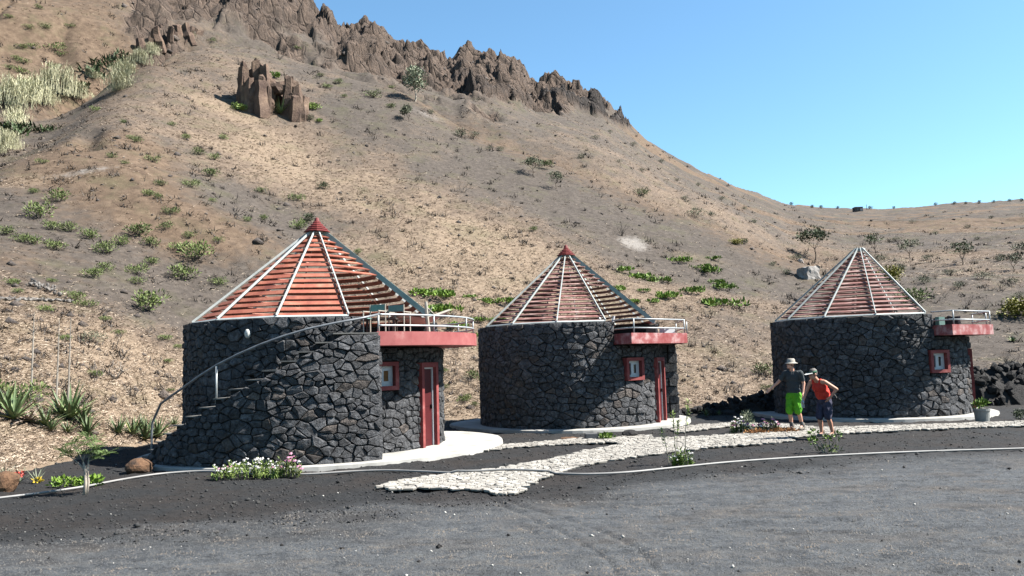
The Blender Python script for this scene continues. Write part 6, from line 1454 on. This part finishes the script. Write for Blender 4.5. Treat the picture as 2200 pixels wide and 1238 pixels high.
def person_pt(w, p): return Matrix.Translation(w.location) @ Matrix.Rotation(w.rotation_euler.z, 4, 'Z') @ Vector(p)
b = MB(); b.lathe([(.001, 0), (.036, .004), (.038, .14), (.03, .17), (.014, .2), (.014, .225), (.001, .226)], 14)
tag(b.build('water_bottle', M['bottle'], None, person_pt(w2, (-.205, -.53, .70)), smooth=True), 'clear plastic water bottle in the stooping walker’s hand', 'bottle')
cm = empty('hand_camera', person_pt(w2, (.30, .16, .84)), R(-20)); tag(cm, 'small black camera hanging behind the stooping walker', 'camera')
b = MB(); b.box((0, 0, .04), (.12, .06, .08)); b.build('camera_body', M['black_plastic'], cm)
b = MB(); b.tube([(0, -.03, .04), (.0, -.09, .03)], [.03, .027], 12); b.build('lens', M['black_plastic'], cm)
b = MB(); b.tube([(-.05, 0, .08), (-.12, .03, .2), (-.1, .0, .3)], .006, 5); b.build('strap', M['black_plastic'], cm)

# ------------------------------------------------------------------ litter on the slope and grit in the yard
def scatter(n, r0, r1, seed, half=38):
    g = np.random.default_rng(seed); th_ = g.uniform(R(-half), R(half), n); r_ = 1 / g.uniform(1 / r1, 1 / r0, n)
    return g, r_ * np.sin(th_), r_ * np.cos(th_), r_
def blades_mesh(name, g, x, y, z, r, per, length, width, emin, emax, mat, kind_label):
    n = len(x) * per; bx, by, bz = (np.repeat(q, per) for q in (x, y, z)); rr = np.repeat(r, per)
    sz = np.repeat(g.uniform(.6, 1.4, len(x)), per) * g.uniform(.6, 1.3, n)
    a = g.uniform(0, 2 * np.pi, n); e = g.uniform(emin, emax, n); L = length * sz * (1 + rr / 70); W = width * (1 + rr / 22)
    off = .5 * L
    p = np.stack([bx + g.normal(0, 1, n) * off, by + g.normal(0, 1, n) * off, bz], 1)
    g1 = (terrain(x * 1.01, y * 1.01)[0] - z) / (.01 * r); dr = ((p[:, 0] - bx) * bx + (p[:, 1] - by) * by) / rr
    p[:, 2] = np.maximum(bz + np.clip(np.repeat(g1, per), -1, 1.5) * dr, 0) + .005
    d = np.stack([np.cos(a) * np.cos(e), np.sin(a) * np.cos(e), np.sin(e)], 1); s = np.stack([-np.sin(a), np.cos(a), g.uniform(-.8, .8, n)], 1); s /= np.linalg.norm(s, axis=1)[:, None]
    V = np.stack([p - s * W[:, None], p + s * W[:, None], p + d * L[:, None]], 1).reshape(-1, 3)
    F = np.arange(3 * n).reshape(-1, 3)
    return tag(link(name, np_mesh(name, V, F, mat)), kind_label, kind='stuff')
g, x, y, r = scatter(170000, 19, 150, 91); z, u, v, rk, ri, le = terrain(x, y); mk = hill_masks(x, y, u, v, rk, ri, le)
pr = np.clip(.10 + 1.0 * mk[:, 0] + .25 * (fbm(x / 1.3, y / 1.3, 3, 95) - .5), .04, 1) * (u > .005) * (1 - rk) * (v < 1)
keep = g.random(len(x)) < pr
ks = keep & (g.random(len(x)) < .66); kd = keep & ~ks
blades_mesh('dry_grass', g, x[ks], y[ks], z[ks], r[ks], 6, .085, .0048, .0, .4, M['straw'], 'pale straw litter over the hillside')
blades_mesh('brown_litter', g, x[kd], y[kd], z[kd], r[kd], 6, .08, .005, .0, .5, M['straw_dark'], 'brown dry weeds over the hillside')
g, x, y, r = scatter(2600, 26, 240, 92); z, u, v, rk, ri, le = terrain(x, y); k = (u > .03) & (rk < .6) & (v < 1) & (fbm(x / 5, y / 5, 3, 96) > .42)
blades_mesh('dry_weeds', g, x[k], y[k], z[k], r[k], 14, .17, .010, .1, 1.3, M['twig'], 'small dark dry weeds dotted over the hillside')

OCT = np.array([(1, 0, 0), (-1, 0, 0), (0, 1, 0), (0, -1, 0), (0, 0, 1), (0, 0, -1)], float); OF = np.array([(0, 2, 4), (2, 1, 4), (1, 3, 4), (3, 0, 4), (2, 0, 5), (1, 2, 5), (3, 1, 5), (0, 3, 5)])
TET = np.array([(1, 0, -.3), (-.5, .87, -.3), (-.5, -.87, -.3), (0, 0, .9)], float); TFc = np.array([(0, 1, 3), (1, 2, 3), (2, 0, 3)])
def grains_mesh(name, g, x, y, z, s, mat, label):
    n = len(x); q = TET[None] * (s[:, None, None] * g.uniform(.6, 1.3, (n, 4, 1))); a = g.uniform(0, 6.28, n); c, sn = np.cos(a)[:, None], np.sin(a)[:, None]
    V = np.stack([q[:, :, 0] * c - q[:, :, 1] * sn + x[:, None], q[:, :, 0] * sn + q[:, :, 1] * c + y[:, None], q[:, :, 2] + z[:, None]], 2).reshape(-1, 3); F = (TFc[None] + 4 * np.arange(n)[:, None, None]).reshape(-1, 3)
    return tag(link(name, np_mesh(name, V, F, mat)), label, kind='stuff')
def stones_mesh(name, g, x, y, z, s, mat, label):
    n = len(x); q = OCT[None] * (s[:, None, None] * g.uniform(.55, 1.25, (n, 6, 1))) + g.normal(0, .16, (n, 6, 3)) * s[:, None, None]; q[:, :, 2] *= .75
    a = g.uniform(0, 6.28, n); c, sn = np.cos(a)[:, None], np.sin(a)[:, None]; X_, Y_ = q[:, :, 0] * c - q[:, :, 1] * sn, q[:, :, 0] * sn + q[:, :, 1] * c
    V = np.stack([X_ + x[:, None], Y_ + y[:, None], q[:, :, 2] + z[:, None]], 2).reshape(-1, 3); F = (OF[None] + 6 * np.arange(n)[:, None, None]).reshape(-1, 3)
    return tag(link(name, np_mesh(name, V, F, mat)), label, kind='stuff')
g, x, y, r = scatter(42000, 6.4, 34, 93, 36); zz, pk = yard_height(x, y); tz = terrain(x, y)[0]; k = (tz < .05) & (g.random(len(x)) < np.where(pk > .5, .45, 1.0))
x, y, zz, pk, r = x[k], y[k], zz[k], pk[k], r[k]; s = g.gamma(2.2, .0032, len(x)) * np.where(pk > .5, .75, 1.15) * (1 + r / 60) + .003
k = pk > .5
stones_mesh('gravel', g, x[~k], y[~k], (zz + s * .3)[~k], np.minimum(s, .05)[~k], M['pebble'], 'loose black volcanic gravel over the yard')
g, x, y, r = scatter(130000, 6.4, 22, 193, 36); zz, pk = yard_height(x, y); k = pk > .35; x, y, zz, r = x[k], y[k], zz[k], r[k]; s = g.gamma(3, .0022, len(x)) * (.8 + r / 40) + .002
grains_mesh('track_gravel', g, x, y, zz, np.minimum(s, .02), M['pebble_road'], 'fine grey gravel pressed into the vehicle track')
g, x, y, r = scatter(260, 7, 24, 94, 36); zz, pk = yard_height(x, y); s = g.gamma(2, .004, len(x)) + .005
stones_mesh('pale_pebbles', g, x, y, zz + s * .4, np.minimum(s, .04), M['pebble_white'], 'scattered pale pebbles on the gravel')
g, x, y, r = scatter(60, 8, 30, 98, 36); zz, pk = yard_height(x, y); s = g.gamma(2, .009, len(x)) + .01
stones_mesh('lava_clinkers', g, x, y, zz + s * .3, np.minimum(s, .09), M['lava'], 'small black clinkers lying about the yard')
g, x, y, r = scatter(8000, 24, 190, 97); z, u, v, rk, ri, le = terrain(x, y); k = (u > .0) & (v < 1.0) & (g.random(len(x)) < .25 + .75 * np.maximum(rk, .6 * sstep(.1, .5, v)))
s = g.gamma(1.6, .03, len(x)) * (1 + r / 60) * (1 + rk) + .02
stones_mesh('hill_rubble', g, x[k], y[k], z[k], np.minimum(s, .9)[k], M['rock_grey'], 'loose broken stones over the upper slope')
